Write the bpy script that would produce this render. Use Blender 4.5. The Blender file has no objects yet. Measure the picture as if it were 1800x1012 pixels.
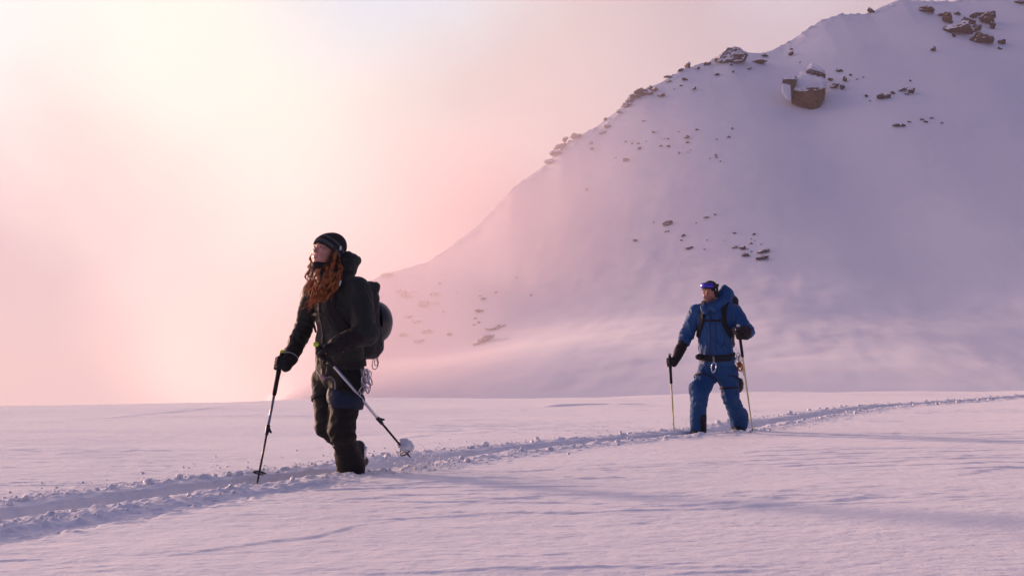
import bpy, math, numpy as np
from mathutils import Vector, Matrix, Euler
R = math.radians
f32 = np.float32
sc = bpy.context.scene
COL = sc.collection

# ------------------------------------------------------------------ camera
FPX = 2500.0                       # focal length in pixels of the 1800 px wide photograph
CAM_Z = 0.73
HORIZON = 641.0
PITCH = math.atan((HORIZON - 506.0) / FPX)
cam_d = bpy.data.cameras.new("camera")
cam = bpy.data.objects.new("camera", cam_d)
COL.objects.link(cam)
cam.location = (0, 0, CAM_Z)
cam.rotation_euler = (math.pi / 2 + PITCH, 0, 0)
cam_d.sensor_width = 36.0
cam_d.lens = 36.0 * FPX / 1800.0
cam_d.clip_start = 0.1
cam_d.clip_end = 20000.0
sc.camera = cam

# ------------------------------------------------------------------ sun and sky
SUN_AZ, SUN_EL = -49.0, 8.5       # degrees, azimuth from the view axis (+y), negative = to the left
def azel(az, el):
    a, e = R(az), R(el)
    return Vector((math.sin(a) * math.cos(e), math.cos(a) * math.cos(e), math.sin(e)))
SUN_DIR = azel(SUN_AZ, SUN_EL)
sun_d = bpy.data.lights.new("sun", "SUN")
sun_d.energy = 5.0
sun_d.color = (1.0, 0.62, 0.45)
sun_d.angle = R(8.0)
sun = bpy.data.objects.new("sun", sun_d)
COL.objects.link(sun)
sun.rotation_euler = SUN_DIR.to_track_quat('Z', 'Y').to_euler()

world = bpy.data.worlds.new("World")
sc.world = world
world.use_nodes = True
wt = world.node_tree
for n in list(wt.nodes): wt.nodes.remove(n)
class NT:
    """small helper to write node trees in lines"""
    def __init__(s, tree): s.t = tree
    def n(s, typ, **kw):
        o = s.t.nodes.new(typ)
        for k, v in kw.items():
            if k.startswith('i_'): o.inputs[k[2:].replace('_', ' ')].default_value = v
            else: setattr(o, k, v)
        return o
    def l(s, a, b): s.t.links.new(a, b)
    def put(s, sock, v):
        if isinstance(v, bpy.types.NodeSocket): s.l(v, sock)
        elif isinstance(v, bpy.types.Node): s.l(v.outputs[0], sock)
        else: sock.default_value = v
    def math(s, op, a, b=None, c=None, clamp=False):
        o = s.t.nodes.new('ShaderNodeMath'); o.operation = op; o.use_clamp = clamp
        s.put(o.inputs[0], a)
        if b is not None: s.put(o.inputs[1], b)
        if c is not None: s.put(o.inputs[2], c)
        return o.outputs[0]
    def vmath(s, op, a, b=None):
        o = s.t.nodes.new('ShaderNodeVectorMath'); o.operation = op
        s.put(o.inputs[0], a)
        if b is not None: s.put(o.inputs[1], b)
        return o.outputs['Value'] if op in ('DOT_PRODUCT', 'LENGTH', 'DISTANCE') else o.outputs[0]
    def mix(s, fac, a, b, mode='MIX'):
        o = s.t.nodes.new('ShaderNodeMixRGB'); o.blend_type = mode
        s.put(o.inputs[0], fac); s.put(o.inputs[1], a); s.put(o.inputs[2], b)
        return o.outputs[0]
    def smooth(s, x, a, b, lo=0.0, hi=1.0):
        o = s.t.nodes.new('ShaderNodeMapRange'); o.interpolation_type = 'SMOOTHSTEP'
        s.put(o.inputs['Value'], x)
        o.inputs['From Min'].default_value = a; o.inputs['From Max'].default_value = b
        o.inputs['To Min'].default_value = lo; o.inputs['To Max'].default_value = hi
        return o.outputs[0]
    def noise(s, vec, scale, detail=4, rough=0.5, dist=0.0):
        o = s.t.nodes.new('ShaderNodeTexNoise')
        if vec is not None: s.put(o.inputs['Vector'], vec)
        o.inputs['Scale'].default_value = scale; o.inputs['Detail'].default_value = detail
        o.inputs['Roughness'].default_value = rough; o.inputs['Distortion'].default_value = dist
        return o.outputs[0]
def rgb(r, g, b, a=1.0): return (r, g, b, a)
def s2l(r, g, b):
    f = lambda c: ((c / 255.0 + 0.055) / 1.055) ** 2.4 if c > 10 else c / 255.0 / 12.92
    return (f(r), f(g), f(b), 1.0)

N = NT(wt)
out = N.n('ShaderNodeOutputWorld'); bg = N.n('ShaderNodeBackground'); N.l(bg.outputs[0], out.inputs[0])
tc = N.n('ShaderNodeTexCoord'); D = N.vmath('NORMALIZE', tc.outputs['Generated'])
nz = N.noise(D, 3.2, 5, 0.55, 0.3)
nz2 = N.noise(N.vmath('ADD', D, (4.1, 2.2, 7.7)), 7.0, 4, 0.5, 0.2)
sep = N.n('ShaderNodeSeparateXYZ'); N.l(D, sep.inputs[0])
wob = N.math('MULTIPLY', N.math('SUBTRACT', nz, 0.5), 0.16)
wob2 = N.math('MULTIPLY', N.math('SUBTRACT', nz2, 0.5), 0.08)
def lobe(az, el, c0, c1):
    d = N.vmath('DOT_PRODUCT', D, tuple(azel(az, el)))
    ang = N.math('ARCCOSINE', N.math('MINIMUM', d, 0.99999))
    ang = N.math('ADD', N.math('ADD', ang, wob), wob2)
    return N.smooth(ang, R(c1), R(c0))
fwd = N.smooth(N.math('ADD', sep.outputs[1], wob), -0.1, 0.9)           # 0 behind the camera, 1 ahead
up = N.smooth(N.math('ADD', sep.outputs[2], wob), 0.12, 0.75)
left = N.smooth(sep.outputs[0], 0.45, -0.75)
ahead = N.mix(left, rgb(0.70, 0.54, 0.58), rgb(0.62, 0.43, 0.47))        # mist low in the sky ahead
behind = N.mix(left, rgb(0.04, 0.075, 0.18), rgb(0.22, 0.19, 0.34))
low = N.mix(fwd, behind, ahead)
high = N.mix(fwd, rgb(0.10, 0.135, 0.31), rgb(0.62, 0.48, 0.66))
sky = N.mix(up, low, high)
sky = N.mix(N.math('MULTIPLY', lobe(-7, 12, 5, 18), 0.65), sky, rgb(1.0, 0.79, 0.72))
sky = N.mix(N.math('MULTIPLY', lobe(-13, 12, 1, 13), 0.9), sky, rgb(1.25, 1.12, 0.97))
sky = N.mix(N.math('MULTIPLY', lobe(-26, 17, 3, 15), 0.8), sky, rgb(1.32, 1.22, 1.16))
sky = N.mix(N.math('MULTIPLY', lobe(11.5, 15.5, 0, 4.5), 0.5), sky, rgb(0.80, 0.76, 0.84))
sky = N.mix(N.math('MULTIPLY', lobe(-74, 16, 8, 38), 0.85), sky, rgb(3.3, 2.15, 2.0))
sky = N.mix(N.math('MULTIPLY', lobe(-4.8, 16.8, 0, 6.5), 0.9), sky, rgb(0.86, 0.91, 1.0))
nish = N.n('ShaderNodeTexSky', sky_type='NISHITA', sun_disc=False)
nish.sun_elevation = R(SUN_EL); nish.sun_rotation = R(SUN_AZ); nish.altitude = 2500
nsc = N.mix(1.0, nish.outputs[0], rgb(0.07, 0.07, 0.07), 'MULTIPLY')
tot = N.mix(0.12, sky, nsc)
N.l(tot, bg.inputs[0]); bg.inputs[1].default_value = 1.0

sc.view_settings.view_transform = 'Standard'
sc.view_settings.look = 'None'
sc.view_settings.exposure = 0.0
sc.view_settings.gamma = 1.0
sc.cycles.use_denoising = True
sc.cycles.volume_bounces = 3
sc.cycles.max_bounces = 7
sc.cycles.volume_step_rate = 2.0

# ------------------------------------------------------------------ numeric helpers
_cp, _sp = math.cos(PITCH), math.sin(PITCH)
def ray(px, py):
    x = (px - 900.0) / FPX; z = (506.0 - py) / FPX
    return np.array([x, _cp - z * _sp, _sp + z * _cp])
def W(px, py, y):
    """world point seen at photo pixel (px,py) lying at distance y ahead of the camera"""
    r = ray(px, py); t = y / r[1]
    return np.array([r[0] * t, y, CAM_Z + r[2] * t])

_rng = np.random.default_rng(7)
_P = _rng.permutation(256); _P = np.concatenate([_P, _P, _P]).astype(np.int32)
_G = _rng.normal(size=(256, 3)); _G = (_G / np.linalg.norm(_G, axis=1)[:, None]).astype(f32)
def pn(x, y, z=0.0):
    """gradient noise, about -1..1"""
    x = np.asarray(x, f32); y = np.asarray(y, f32); z = np.asarray(z, f32) + np.zeros_like(x)
    xi = np.floor(x).astype(np.int32); yi = np.floor(y).astype(np.int32); zi = np.floor(z).astype(np.int32)
    xf = x - xi; yf = y - yi; zf = z - zi
    u = xf * xf * xf * (xf * (xf * 6 - 15) + 10); v = yf * yf * yf * (yf * (yf * 6 - 15) + 10); w = zf * zf * zf * (zf * (zf * 6 - 15) + 10)
    xi &= 255; yi &= 255; zi &= 255
    def g(a, b, c):
        h = _P[_P[_P[(xi + a) & 255] + ((yi + b) & 255)] + ((zi + c) & 255)]
        gg = _G[h]
        return gg[..., 0] * (xf - a) + gg[..., 1] * (yf - b) + gg[..., 2] * (zf - c)
    l = lambda a, b, t: a + (b - a) * t
    return 1.7 * l(l(l(g(0,0,0), g(1,0,0), u), l(g(0,1,0), g(1,1,0), u), v), l(l(g(0,0,1), g(1,0,1), u), l(g(0,1,1), g(1,1,1), u), v), w)
def fbm(x, y, z=0.0, o=4, g=0.5):
    s = 0; a = 1.0; f = 1.0
    for k in range(o):
        s = s + a * pn(np.asarray(x) * f + 17.3 * k, np.asarray(y) * f + 5.1 * k, np.asarray(z) * f + 3.7 * k); a *= g; f *= 2.03
    return s
def sstep(x, a, b):
    t = np.clip((x - a) / (b - a), 0, 1); return t * t * (3 - 2 * t)

# ------------------------------------------------------------------ mesh helpers
def mesh_np(name, V, F, mats=(), smooth=True, midx=None):
    """V (n,3), F (m,k) arrays or a list of index arrays"""
    me = bpy.data.meshes.new(name)
    V = np.asarray(V, f32)
    if isinstance(F, np.ndarray):
        F = [F]
    F = [np.asarray(a, np.int32) for a in F if len(a)]
    nl = sum(a.size for a in F); nf = sum(len(a) for a in F)
    me.vertices.add(len(V)); me.vertices.foreach_set('co', V.ravel())
    me.loops.add(nl); me.loops.foreach_set('vertex_index', np.concatenate([a.ravel() for a in F]))
    me.polygons.add(nf)
    st = []; s0 = 0
    for a in F:
        st.append(s0 + np.arange(len(a)) * a.shape[1]); s0 += a.size
    me.polygons.foreach_set('loop_start', np.concatenate(st).astype(np.int32))
    me.update(calc_edges=True)
    me.validate()
    me.polygons.foreach_set('use_smooth', np.full(len(me.polygons), smooth))
    for m in mats: me.materials.append(m)
    if midx is not None and len(midx) == len(me.polygons): me.polygons.foreach_set('material_index', np.asarray(midx, np.int32))
    me.update()
    return me
def link(name, me, parent=None, label=None, cat=None, group=None, kind=None):
    o = bpy.data.objects.new(name, me); COL.objects.link(o)
    if parent is not None:
        o.parent = parent
        o.matrix_parent_inverse = Matrix.Translation(parent.location).inverted()
    tag(o, label, cat, group, kind)
    return o
def tag(o, label=None, cat=None, group=None, kind=None):
    if label: o['label'] = label
    if cat: o['category'] = cat
    if group: o['group'] = group
    if kind: o['kind'] = kind
def empty(name, loc, label, cat, group=None):
    o = bpy.data.objects.new(name, None); COL.objects.link(o)
    o.location = tuple(float(v) for v in loc); o.empty_display_size = 0.1
    tag(o, label, cat, group)
    return o
def grid_faces(nr, nc):
    i = np.arange(nr * nc).reshape(nr, nc)
    return np.stack([i[:-1, :-1], i[:-1, 1:], i[1:, 1:], i[1:, :-1]], -1).reshape(-1, 4)

# ------------------------------------------------------------------ materials
def mat(name):
    m = bpy.data.materials.new(name); m.use_nodes = True
    t = m.node_tree
    b = t.nodes.get('Principled BSDF')
    return m, NT(t), b
def snow_mat(name, grain, bump, sc2, warm=(0.86, 0.86, 0.88)):
    m, n, b = mat(name)
    g = n.n('ShaderNodeNewGeometry')
    p = g.outputs['Position']
    a = n.noise(p, sc2, 5, 0.6)
    c = n.mix(a, rgb(warm[0] * .96, warm[1] * .97, warm[2]), rgb(warm[0] * 1.03, warm[1] * 1.03, warm[2] * 1.02))
    n.put(b.inputs['Base Color'], c)
    b.inputs['Roughness'].default_value = 0.55
    b.inputs['Specular IOR Level'].default_value = 0.5
    b.inputs['Sheen Weight'].default_value = 0.25; b.inputs['Sheen Roughness'].default_value = 0.4
    bn = n.n('ShaderNodeBump'); bn.inputs['Distance'].default_value = bump; bn.inputs['Strength'].default_value = 1.0
    h = n.math('ADD', n.noise(p, grain, 6, 0.65), n.math('MULTIPLY', n.noise(p, grain * 0.22, 3, 0.5), 1.6))
    n.put(bn.inputs['Height'], h); n.l(bn.outputs[0], b.inputs['Normal'])
    return m
SNOW = snow_mat('snow', 26.0, 0.0065, 1.3)
FARSNOW = snow_mat('far_snow', 0.5, 0.03, 0.07)
HAZE_D = 0.00025; USE_MIST = True
# ------------------------------------------------------------------ snow field: one sheet from behind the camera to the far valley
TRK = np.array([(-500, 975), (-200, 935), (0, 903), (150, 884), (300, 863), (450, 843), (600, 827), (720, 811), (850, 794), (1000, 780), (1150, 766), (1250, 759), (1350, 743), (1450, 727), (1550, 714), (1680, 706), (1800, 697)], float)
_tp = []
for px, py in TRK:
    r = ray(px, py); t = -CAM_Z / r[2]; _tp.append((r[1] * t, r[0] * t))
_tp = np.array(sorted(_tp))
_ty = np.linspace(-60, 400, 4601)
_tx = np.interp(_ty, _tp[:, 0], _tp[:, 1])
_s0 = (_tp[1, 1] - _tp[0, 1]) / (_tp[1, 0] - _tp[0, 0]); _tx = np.where(_ty < _tp[0, 0], _tp[0, 1] + (_ty - _tp[0, 0]) * 0.55, _tx)
_tx = np.where(_ty > _tp[-1, 0], _tp[-1, 1] + (_ty - _tp[-1, 0]) * 0.7, _tx)
_k = np.hanning(17); _k /= _k.sum(); _tx = np.convolve(np.pad(_tx, 8, 'edge'), _k, 'valid')
def track_x(y): return np.interp(y, _ty, _tx)
CX = np.array([-60, -20, -8.5, -6.4, -3.3, 1.2, 6.9, 14.6, 30, 80.]); CY = np.array([13, 19.5, 23.7, 25.6, 27.7, 29.4, 34.4, 40.0, 48, 60.])
_cx = np.linspace(-60, 80, 281); _cy = np.convolve(np.pad(np.interp(_cx, CX, CY), 6, 'edge'), np.hanning(13) / np.hanning(13).sum(), 'valid')
def crest(x): return np.interp(x, _cx, _cy)
CRACKS = [  # wind-slab steps drawn as polylines in ground space (from the photograph's pixels), drop in metres, width
    ([(-40, 1018), (60, 1000), (180, 978), (330, 975), (460, 955), (540, 945), (640, 922), (760, 902)], .0055),
    ([(90, 990), (220, 962), (330, 968), (420, 940)], .004),
    ([(1010, 922), (1180, 892), (1290, 884), (1455, 870)], .007),
    ([(1180, 905), (1300, 893), (1430, 884), (1600, 868)], .006),
    ([(1330, 872), (1440, 855), (1560, 846)], .005),
    ([(1640, 842), (1715, 833), (1800, 823), (1860, 818)], .008),
    ([(560, 915), (690, 893), (800, 888), (880, 876)], .005),
    ([(980, 928), (1120, 918), (1250, 905)], .005),
    ([(-20, 815), (100, 800), (250, 793), (420, 790)], .008),
    ([(-20, 752), (120, 738), (260, 728), (420, 720)], .012),
    ([(620, 780), (760, 762), (900, 757)], .009),
    ([(940, 716), (1060, 712), (1150, 712)], .03),
]
def gp(px, py):
    r = ray(px, py); t = -CAM_Z / r[2]; return r[0] * t, r[1] * t
_crk = [(np.array(sorted([gp(*q) for q in pl])), d) for pl, d in CRACKS]
def wave(x, y):
    z = 0.055 * fbm(x * .11 + 3, y * .16, 1.7, 3) * sstep(np.abs(x - track_x(y)), 0.6, 4.0)
    z += 0.006 * fbm(x * .55, y * 1.1, 4.2, 3)
    return z
def ground_z(x, y, fine=True):
    x = np.asarray(x, float); y = np.asarray(y, float)
    tx = track_x(y); slope = 0.5
    t = (x - tx) / math.sqrt(1 + slope * slope)           # metres across the track
    z = wave(x, y)
    # the far side of the crest falls away
    d = y - crest(x) - 1.0
    dd = np.where(d > 0, d * d / (d + 9.0), 0)
    z = z - dd * 0.115
    if not fine: return z
    near = sstep(60 - y, 0, 15)
    # soft drifts, long low ripples
    z = z + near * 0.0022 * fbm(x * 1.3 + y * .5, y * 3.1, 9.0, 4, .55)
    # sastrugi: ridged noise stretched along the wind
    a = x * .5 + y * .12; b = y * 2.2 - x * .5
    rn = 1 - np.abs(fbm(a * 1.1 + 9, b * .9, 2.0, 4, .55)); msk = sstep(fbm(x * .22, y * .35, 12.5, 2), -0.05, .5)
    z = z + near * 0.0075 * sstep(rn, .72, .98) * msk
    z = z + near * 0.0022 * fbm(x * 14, y * 16, 6.6, 3, .6)
    for pl, dr in _crk:
        yl = np.interp(x, pl[:, 0], pl[:, 1]) + 0.05 * fbm(x * 3.2, 0 * x + dr * 900, 0, 4, .6) * (1 + y * .05)
        fade = sstep(x, pl[0, 0], pl[0, 0] + .4) * sstep(-x, -pl[-1, 0], -pl[-1, 0] + .4)
        m = fade * sstep(pn(x * 2.3, dr * 500 + 0 * x), -.75, -.15)
        dy = y - yl; w = .02 + .004 * y
        z = z + m * dr * (sstep(dy, -w, w) * np.exp(-np.clip(dy, 0, 99) / (.35 + y * .06)) - .15 * np.exp(-(dy / w / 2) ** 2))
    # the ski track
    rough = fbm(x * 6.0, y * 6.0, 3.3, 4, .6)
    clod = np.clip(fbm(x * 15, y * 15, 8.8, 3, .55) - .05, 0, 2)
    clod2 = np.clip(fbm(x * 7.6, y * 7.6, 5.8, 4, .6) - .1, 0, 2)
    wob = .07 * fbm(y * 1.2, 0 * y, 2.2, 3) + .02 * rough
    tt = t + wob
    depth = .15 + .03 * fbm(y * .5, 0 * y + 4, 0, 2)
    wid = .165 + .035 * fbm(y * .8, 0 * y + 9, 0, 3)
    trench = -depth * (1 - sstep(np.abs(tt), wid * .62, wid * 1.12))
    bank_l = (.014 + .022 * clod2) * np.exp(-((tt + wid + .12) / .11) ** 2) * (1 + .4 * rough)
    bank_r = (.006 + .018 * clod2) * np.exp(-((tt - wid - .15) / .12) ** 2) * (1 + .4 * rough)
    spread = np.exp(-(np.abs(tt) / .62) ** 4)
    z = z + near * (trench + bank_l + bank_r + spread * (.022 * clod * sstep(np.abs(tt), .16, .3) + .004 * rough))
    # the broken second slab at the near side on the left
    bl = sstep(-x, .55, 1.2) * sstep(9.2 - y, 0, .6)
    s2 = tt - .62 - .08 * fbm(y * 1.6, 0 * y + 2, 0, 3)
    z = z + bl * (-.024 * sstep(s2, -.2, -.12) * (1 - sstep(s2, .06, .09)) + .018 * clod2 * np.exp(-(s2 / .13) ** 2))
    return z

def build_snow_field():
    dy = .0026
    ys = [4.0]
    while ys[-1] < 47: ys.append(ys[-1] * (1 + dy))
    far = [50, 54, 59, 65, 72, 80, 90, 102, 118, 140, 170, 210, 260, 320, 400, 520, 700, 1000, 1300]
    nearr = [-60, -30, -12, -5, -1, 1.2, 2.4, 3.1, 3.5, 3.75]
    ys = np.array(nearr + ys + far, float)
    T = [0.0]; 
    def sp(t): return .0105 if t < 1.0 else .0105 + min((t - 1.0) * .02, .0155)
    while T[-1] < 9.5: T.append(T[-1] + sp(T[-1]))
    Tl = [0.0]
    while Tl[-1] < 7.5: Tl.append(Tl[-1] + sp(Tl[-1]))
    outer = [10, 11, 12.5, 15, 19, 25, 34, 50, 80, 140, 260]
    outl = [8, 9, 10.5, 13, 17, 24, 34, 50, 80, 140, 260]
    T = np.array([-t for t in reversed(outl)] + [-t for t in reversed(Tl[1:])] + T + outer)
    s = np.where(ys < 4, 4 / 9., ys / 9.); s = np.maximum(s, .44)
    s = np.where(ys < 3, .44 + (3 - ys) * .05, s)
    y2 = np.repeat(ys[:, None], len(T), 1)
    x2 = track_x(np.clip(ys, -60, 60))[:, None] + T[None] * s[:, None]
    z = np.zeros_like(x2)
    for i in range(0, len(ys), 60): z[i:i + 60] = ground_z(x2[i:i + 60], y2[i:i + 60])
    V = np.stack([x2, y2, z], -1).reshape(-1, 3)
    me = mesh_np('snow_field', V, grid_faces(len(ys), len(T)), [SNOW])
    link('snow_field', me, kind='structure')
build_snow_field()

# ------------------------------------------------------------------ mountain
RIDGE = [(-500, 640, 520), (100, 660, 470), (300, 640, 440), (420, 600, 425), (540, 545, 405), (640, 492, 390), (690, 478, 382), (750, 462, 372), (800, 428, 362), (850, 388, 354), (900, 332, 346),
    (960, 288, 338), (985, 262, 335), (1015, 240, 330), (1050, 222, 327), (1100, 182, 320), (1130, 158, 316), (1160, 146, 312), (1200, 122, 307), (1250, 108, 301), (1275, 92, 298), (1300, 92, 296), (1340, 94, 292),
    (1370, 84, 290), (1410, 58, 288), (1440, 38, 286), (1475, 26, 283), (1525, 25, 279), (1545, 14, 277), (1580, 0, 275), (1630, 2, 272), (1680, 3, 269), (1740, -14, 265), (1800, -22, 262), (1950, -50, 254), (2400, -120, 235), (3400, -260, 200)]
def ridge_d(px): return float(np.interp(px, [-500, 300, 640, 1800, 2400, 3400], [205, 215, 226, 382, 440, 470]))
_rp = np.array([W(a, b, ridge_d(a)) for a, b, d in RIDGE])
def smooth1(a, n):
    k = np.hanning(n + 2)[1:-1]; k /= k.sum(); return np.convolve(np.pad(a, n // 2, 'edge'), k, 'valid')
_mx = np.arange(-150, 420, .5)
_mR = smooth1(np.interp(_mx, _rp[:, 0], _rp[:, 1]), 21)
_mH = smooth1(np.interp(_mx, _rp[:, 0], _rp[:, 2]), 3); _mHs = smooth1(_mH, 61)
def mountain_z(x, y, fine=True):
    x = np.asarray(x, float); y = np.asarray(y, float)
    Rr = np.interp(x, _mx, _mR); H = np.interp(x, _mx, _mH); Hs = np.interp(x, _mx, _mHs)
    w = Rr - y
    HH = np.maximum(Hs, 0)
    Wf = HH * 1.32 + 12
    zb = HH * .19 - 1
    foot = 70.0
    v = w / Wf
    face = H - (H - zb) * np.clip(v, 0, 3)
    blend = sstep(w, 2, 18); face = face * (1 - blend) + blend * (Hs - (Hs - zb) * np.clip(v, 0, 3) + (H - Hs) * np.exp(-np.clip(w, 0, 500) / 16))
    L = np.maximum(Rr - Wf - foot, 10)
    q = np.clip((w - Wf) / L, -3, 1)
    apron = zb + (-7.0 - zb) * np.where(q > 0, 1 - (1 - np.maximum(q, 0)) ** 1.25, 1.25 * q)
    # smooth maximum of face and apron
    kk = 5.0
    fz = H * 0 + np.where(w < 0, H, 0)
    kk = 1.5 + HH * .22; hh = np.clip(.5 + .5 * (face - apron) / kk, 0, 1); z = apron * (1 - hh) + face * hh + kk * hh * (1 - hh)
    z = np.where(w < 3, np.maximum(face, 0 * face - 9), z)
    # soften the knee
    z = np.where(w < 0, H + w * .55 - 0.004 * w * w, z)
    if fine:
        m = sstep(np.abs(w), 0, 25)
        z = z + m * (1.1 * fbm(x * .015, y * .015, 2.2, 2) + .16 * fbm(x * .09 + y * .05, y * .06, 7.2, 3)) * np.clip(HH / 40, .15, 1)
        z = z + m * .09 * fbm(x * .11 + w * .02, w * .03, 5.5, 3, .5) * np.clip(HH / 40, .1, 1)
        z = z + .04 * fbm(x * .35, y * .25, 3.3, 3) * sstep(np.abs(w), -1, 3)
        rm = sstep(-np.abs(w), -7, 0) * sstep(H, 8, 30)
        z = z + rm * .55 * np.clip(fbm(x * .45, y * .45, 1.1, 4, .6), 0, 1)
    z = z - 20 * sstep(-x, 20, 54)
    return z
def build_mountain():
    xs = np.concatenate([np.arange(-150, -60, 1.0), np.arange(-60, 165, .42), np.arange(165, 400, 2.)])
    Rx = np.interp(xs, _mx, _mR)
    # rows: from the ridge towards us and behind it
    wv = np.concatenate([np.array([-160, -110, -70, -45, -28, -16, -9, -5, -3, -2, -1.2, -.6]), np.arange(0, 12, .28), np.arange(12, 90, .55), np.arange(90, 150, 1.), np.arange(150, 420, 2.5)])[::-1]
    x2 = np.repeat(xs[None], len(wv), 0); y2 = Rx[None] - wv[:, None]
    y2 = np.maximum(y2, 60 - (wv[:, None] - 100) * .01)
    z = mountain_z(x2, y2)
    V = np.stack([x2, y2, z], -1).reshape(-1, 3)
    me = mesh_np('mountain', V, grid_faces(len(wv), len(xs)), [FARSNOW])
    link('mountain', me, kind='structure')
build_mountain()

# ------------------------------------------------------------------ haze and the bank of mist on the left flank
def box_mesh(name, lo, hi, m):
    V = np.array([(x, y, z) for x in (lo[0], hi[0]) for y in (lo[1], hi[1]) for z in (lo[2], hi[2])], float)
    F = np.array([(0, 1, 3, 2), (4, 6, 7, 5), (0, 4, 5, 1), (2, 3, 7, 6), (0, 2, 6, 4), (1, 5, 7, 3)])
    return mesh_np(name, V, F, [m], smooth=False)
HZ = bpy.data.materials.new('haze_air'); HZ.use_nodes = True
n = NT(HZ.node_tree)
for q in list(HZ.node_tree.nodes): HZ.node_tree.nodes.remove(q)
ho = n.n('ShaderNodeOutputMaterial'); hv = n.n('ShaderNodeVolumePrincipled')
n.l(hv.outputs[0], ho.inputs['Volume'])
hv.inputs['Color'].default_value = (0.98, 0.86, 0.92, 1); hv.inputs['Density'].default_value = HAZE_D; hv.inputs['Anisotropy'].default_value = 0.35
if HAZE_D > 0:
    link('haze', box_mesh('haze', (-700, -120, -200), (900, 1400, 150), HZ), kind='stuff')

def mist_bank():
    m = bpy.data.materials.new('mist'); m.use_nodes = True
    n = NT(m.node_tree)
    for q in list(m.node_tree.nodes): m.node_tree.nodes.remove(q)
    o = n.n('ShaderNodeOutputMaterial'); v = n.n('ShaderNodeVolumePrincipled'); n.l(v.outputs[0], o.inputs['Volume'])
    v.inputs['Color'].default_value = (0.95, 0.84, 0.84, 1); v.inputs['Anisotropy'].default_value = 0.5
    g = n.n('ShaderNodeNewGeometry'); P = g.outputs['Position']
    nzv = n.noise(P, 0.03, 3, 0.55, 0.2)
    tot = None
    for (px, py, d, rx, ry, rz, s) in MIST:
        c = W(px, py, d)
        q = n.vmath('DIVIDE', n.vmath('SUBTRACT', P, tuple(c)), (rx, ry, rz))
        r = n.vmath('LENGTH', q)
        r = n.math('ADD', r, n.math('MULTIPLY', n.math('SUBTRACT', nzv, .5), 1.1))
        a = n.math('MULTIPLY', n.smooth(r, 1.0, .1), s)
        tot = a if tot is None else n.math('ADD', tot, a)
    n.put(v.inputs['Density'], tot)
    try: m.cycles.volume_step_rate = 1.0
    except Exception: pass
    lo = np.full(3, 1e9); hi = -lo
    for (px, py, d, rx, ry, rz, s) in MIST:
        c = W(px, py, d); e = np.array([rx, ry, rz]) * 1.45
        lo = np.minimum(lo, c - e); hi = np.maximum(hi, c + e)
    link('mist_bank', box_mesh('mist_bank', lo, hi, m), kind='stuff')
MIST = [  # photo pixel of the centre, distance, radii, density
    (480, 650, 150, 17, 22, 9, .030),
    (610, 590, 160, 30, 32, 17, .034),
    (825, 395, 212, 32, 26, 20, .048),
    (1000, 260, 235, 24, 25, 20, .010),
    (1060, 330, 215, 34, 30, 26, .0045),
]
if USE_MIST: mist_bank()
# ------------------------------------------------------------------ rocks on the mountain
import bmesh
def rock_material(name, ca, cb, snowy=0.72):
    m, n, b = mat(name)
    g = n.n('ShaderNodeNewGeometry'); P = g.outputs['Position']
    a = n.noise(P, .9, 6, .62, .4)
    c = n.mix(n.smooth(a, .35, .66), ca, cb)
    nrm = n.n('ShaderNodeSeparateXYZ'); n.l(g.outputs['Normal'], nrm.inputs[0])
    sn = n.math('ADD', nrm.outputs[2], n.math('MULTIPLY', n.math('SUBTRACT', n.noise(P, 1.7, 4, .6), .5), .9))
    f = n.smooth(sn, snowy - .08, snowy + .05)
    n.put(b.inputs['Base Color'], n.mix(f, c, rgb(.83, .83, .86)))
    b.inputs['Roughness'].default_value = .85; b.inputs['Specular IOR Level'].default_value = .15
    bn = n.n('ShaderNodeBump'); bn.inputs['Distance'].default_value = .12
    n.put(bn.inputs['Height'], n.noise(P, 2.2, 6, .65)); n.l(bn.outputs[0], b.inputs['Normal'])
    return m
ROCK = rock_material('brown_rock', rgb(.060, .034, .022), rgb(.125, .072, .042), .60)
ROCKD = rock_material('dark_rock', rgb(.040, .030, .028), rgb(.085, .058, .048), .70)
RIDGER = rock_material('frosted_ridge_rock', rgb(.075, .045, .035), rgb(.16, .10, .08), .38)
def ico(sub):
    bm = bmesh.new(); bmesh.ops.create_icosphere(bm, subdivisions=sub, radius=1.0)
    V = np.array([v.co[:] for v in bm.verts]); F = np.array([[v.index for v in f.verts] for f in bm.faces]); bm.free()
    return V, F
ICO3, ICO2, ICO15 = ico(4), ico(3), ico(2)
def rock_shape(seed, rad, big=False):
    rg = np.random.default_rng(seed)
    V, F = ICO3 if big else ICO2
    V = V.copy()
    for k in range(11):                                   # flat faces cut by random planes
        nv = rg.normal(size=3); nv /= np.linalg.norm(nv); h = rg.uniform(.5, .85)
        d = V @ nv - h; V = V - np.clip(d, 0, 9)[:, None] * nv
    o = seed * 3.7
    r = 1 + .20 * fbm(V[:, 0] * 1.6 + o, V[:, 1] * 1.6, V[:, 2] * 1.6, 4, .55)
    V = V * r[:, None]
    V = V / np.abs(V).max(0)
    return V * np.array(rad), F
def hit_mountain(px, py):
    r = ray(px, py); r = r / r[1]
    ts = np.arange(95, 560, .4)
    x = r[0] * ts; z = CAM_Z + r[2] * ts
    m = mountain_z(x, ts) - z
    i = np.argmax(m > 0)
    if m[i] <= 0:                                          # just above the skyline: sit on the ridge
        i = np.argmax(m + 0.0); 
    t = ts[i]
    return np.array([r[0] * t, t, CAM_Z + r[2] * t])
ORD = 'first second third fourth fifth sixth seventh eighth ninth tenth eleventh twelfth thirteenth fourteenth fifteenth sixteenth seventeenth eighteenth nineteenth twentieth twenty-first twenty-second twenty-third twenty-fourth twenty-fifth twenty-sixth twenty-seventh twenty-eighth twenty-ninth thirtieth'.split()
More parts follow.
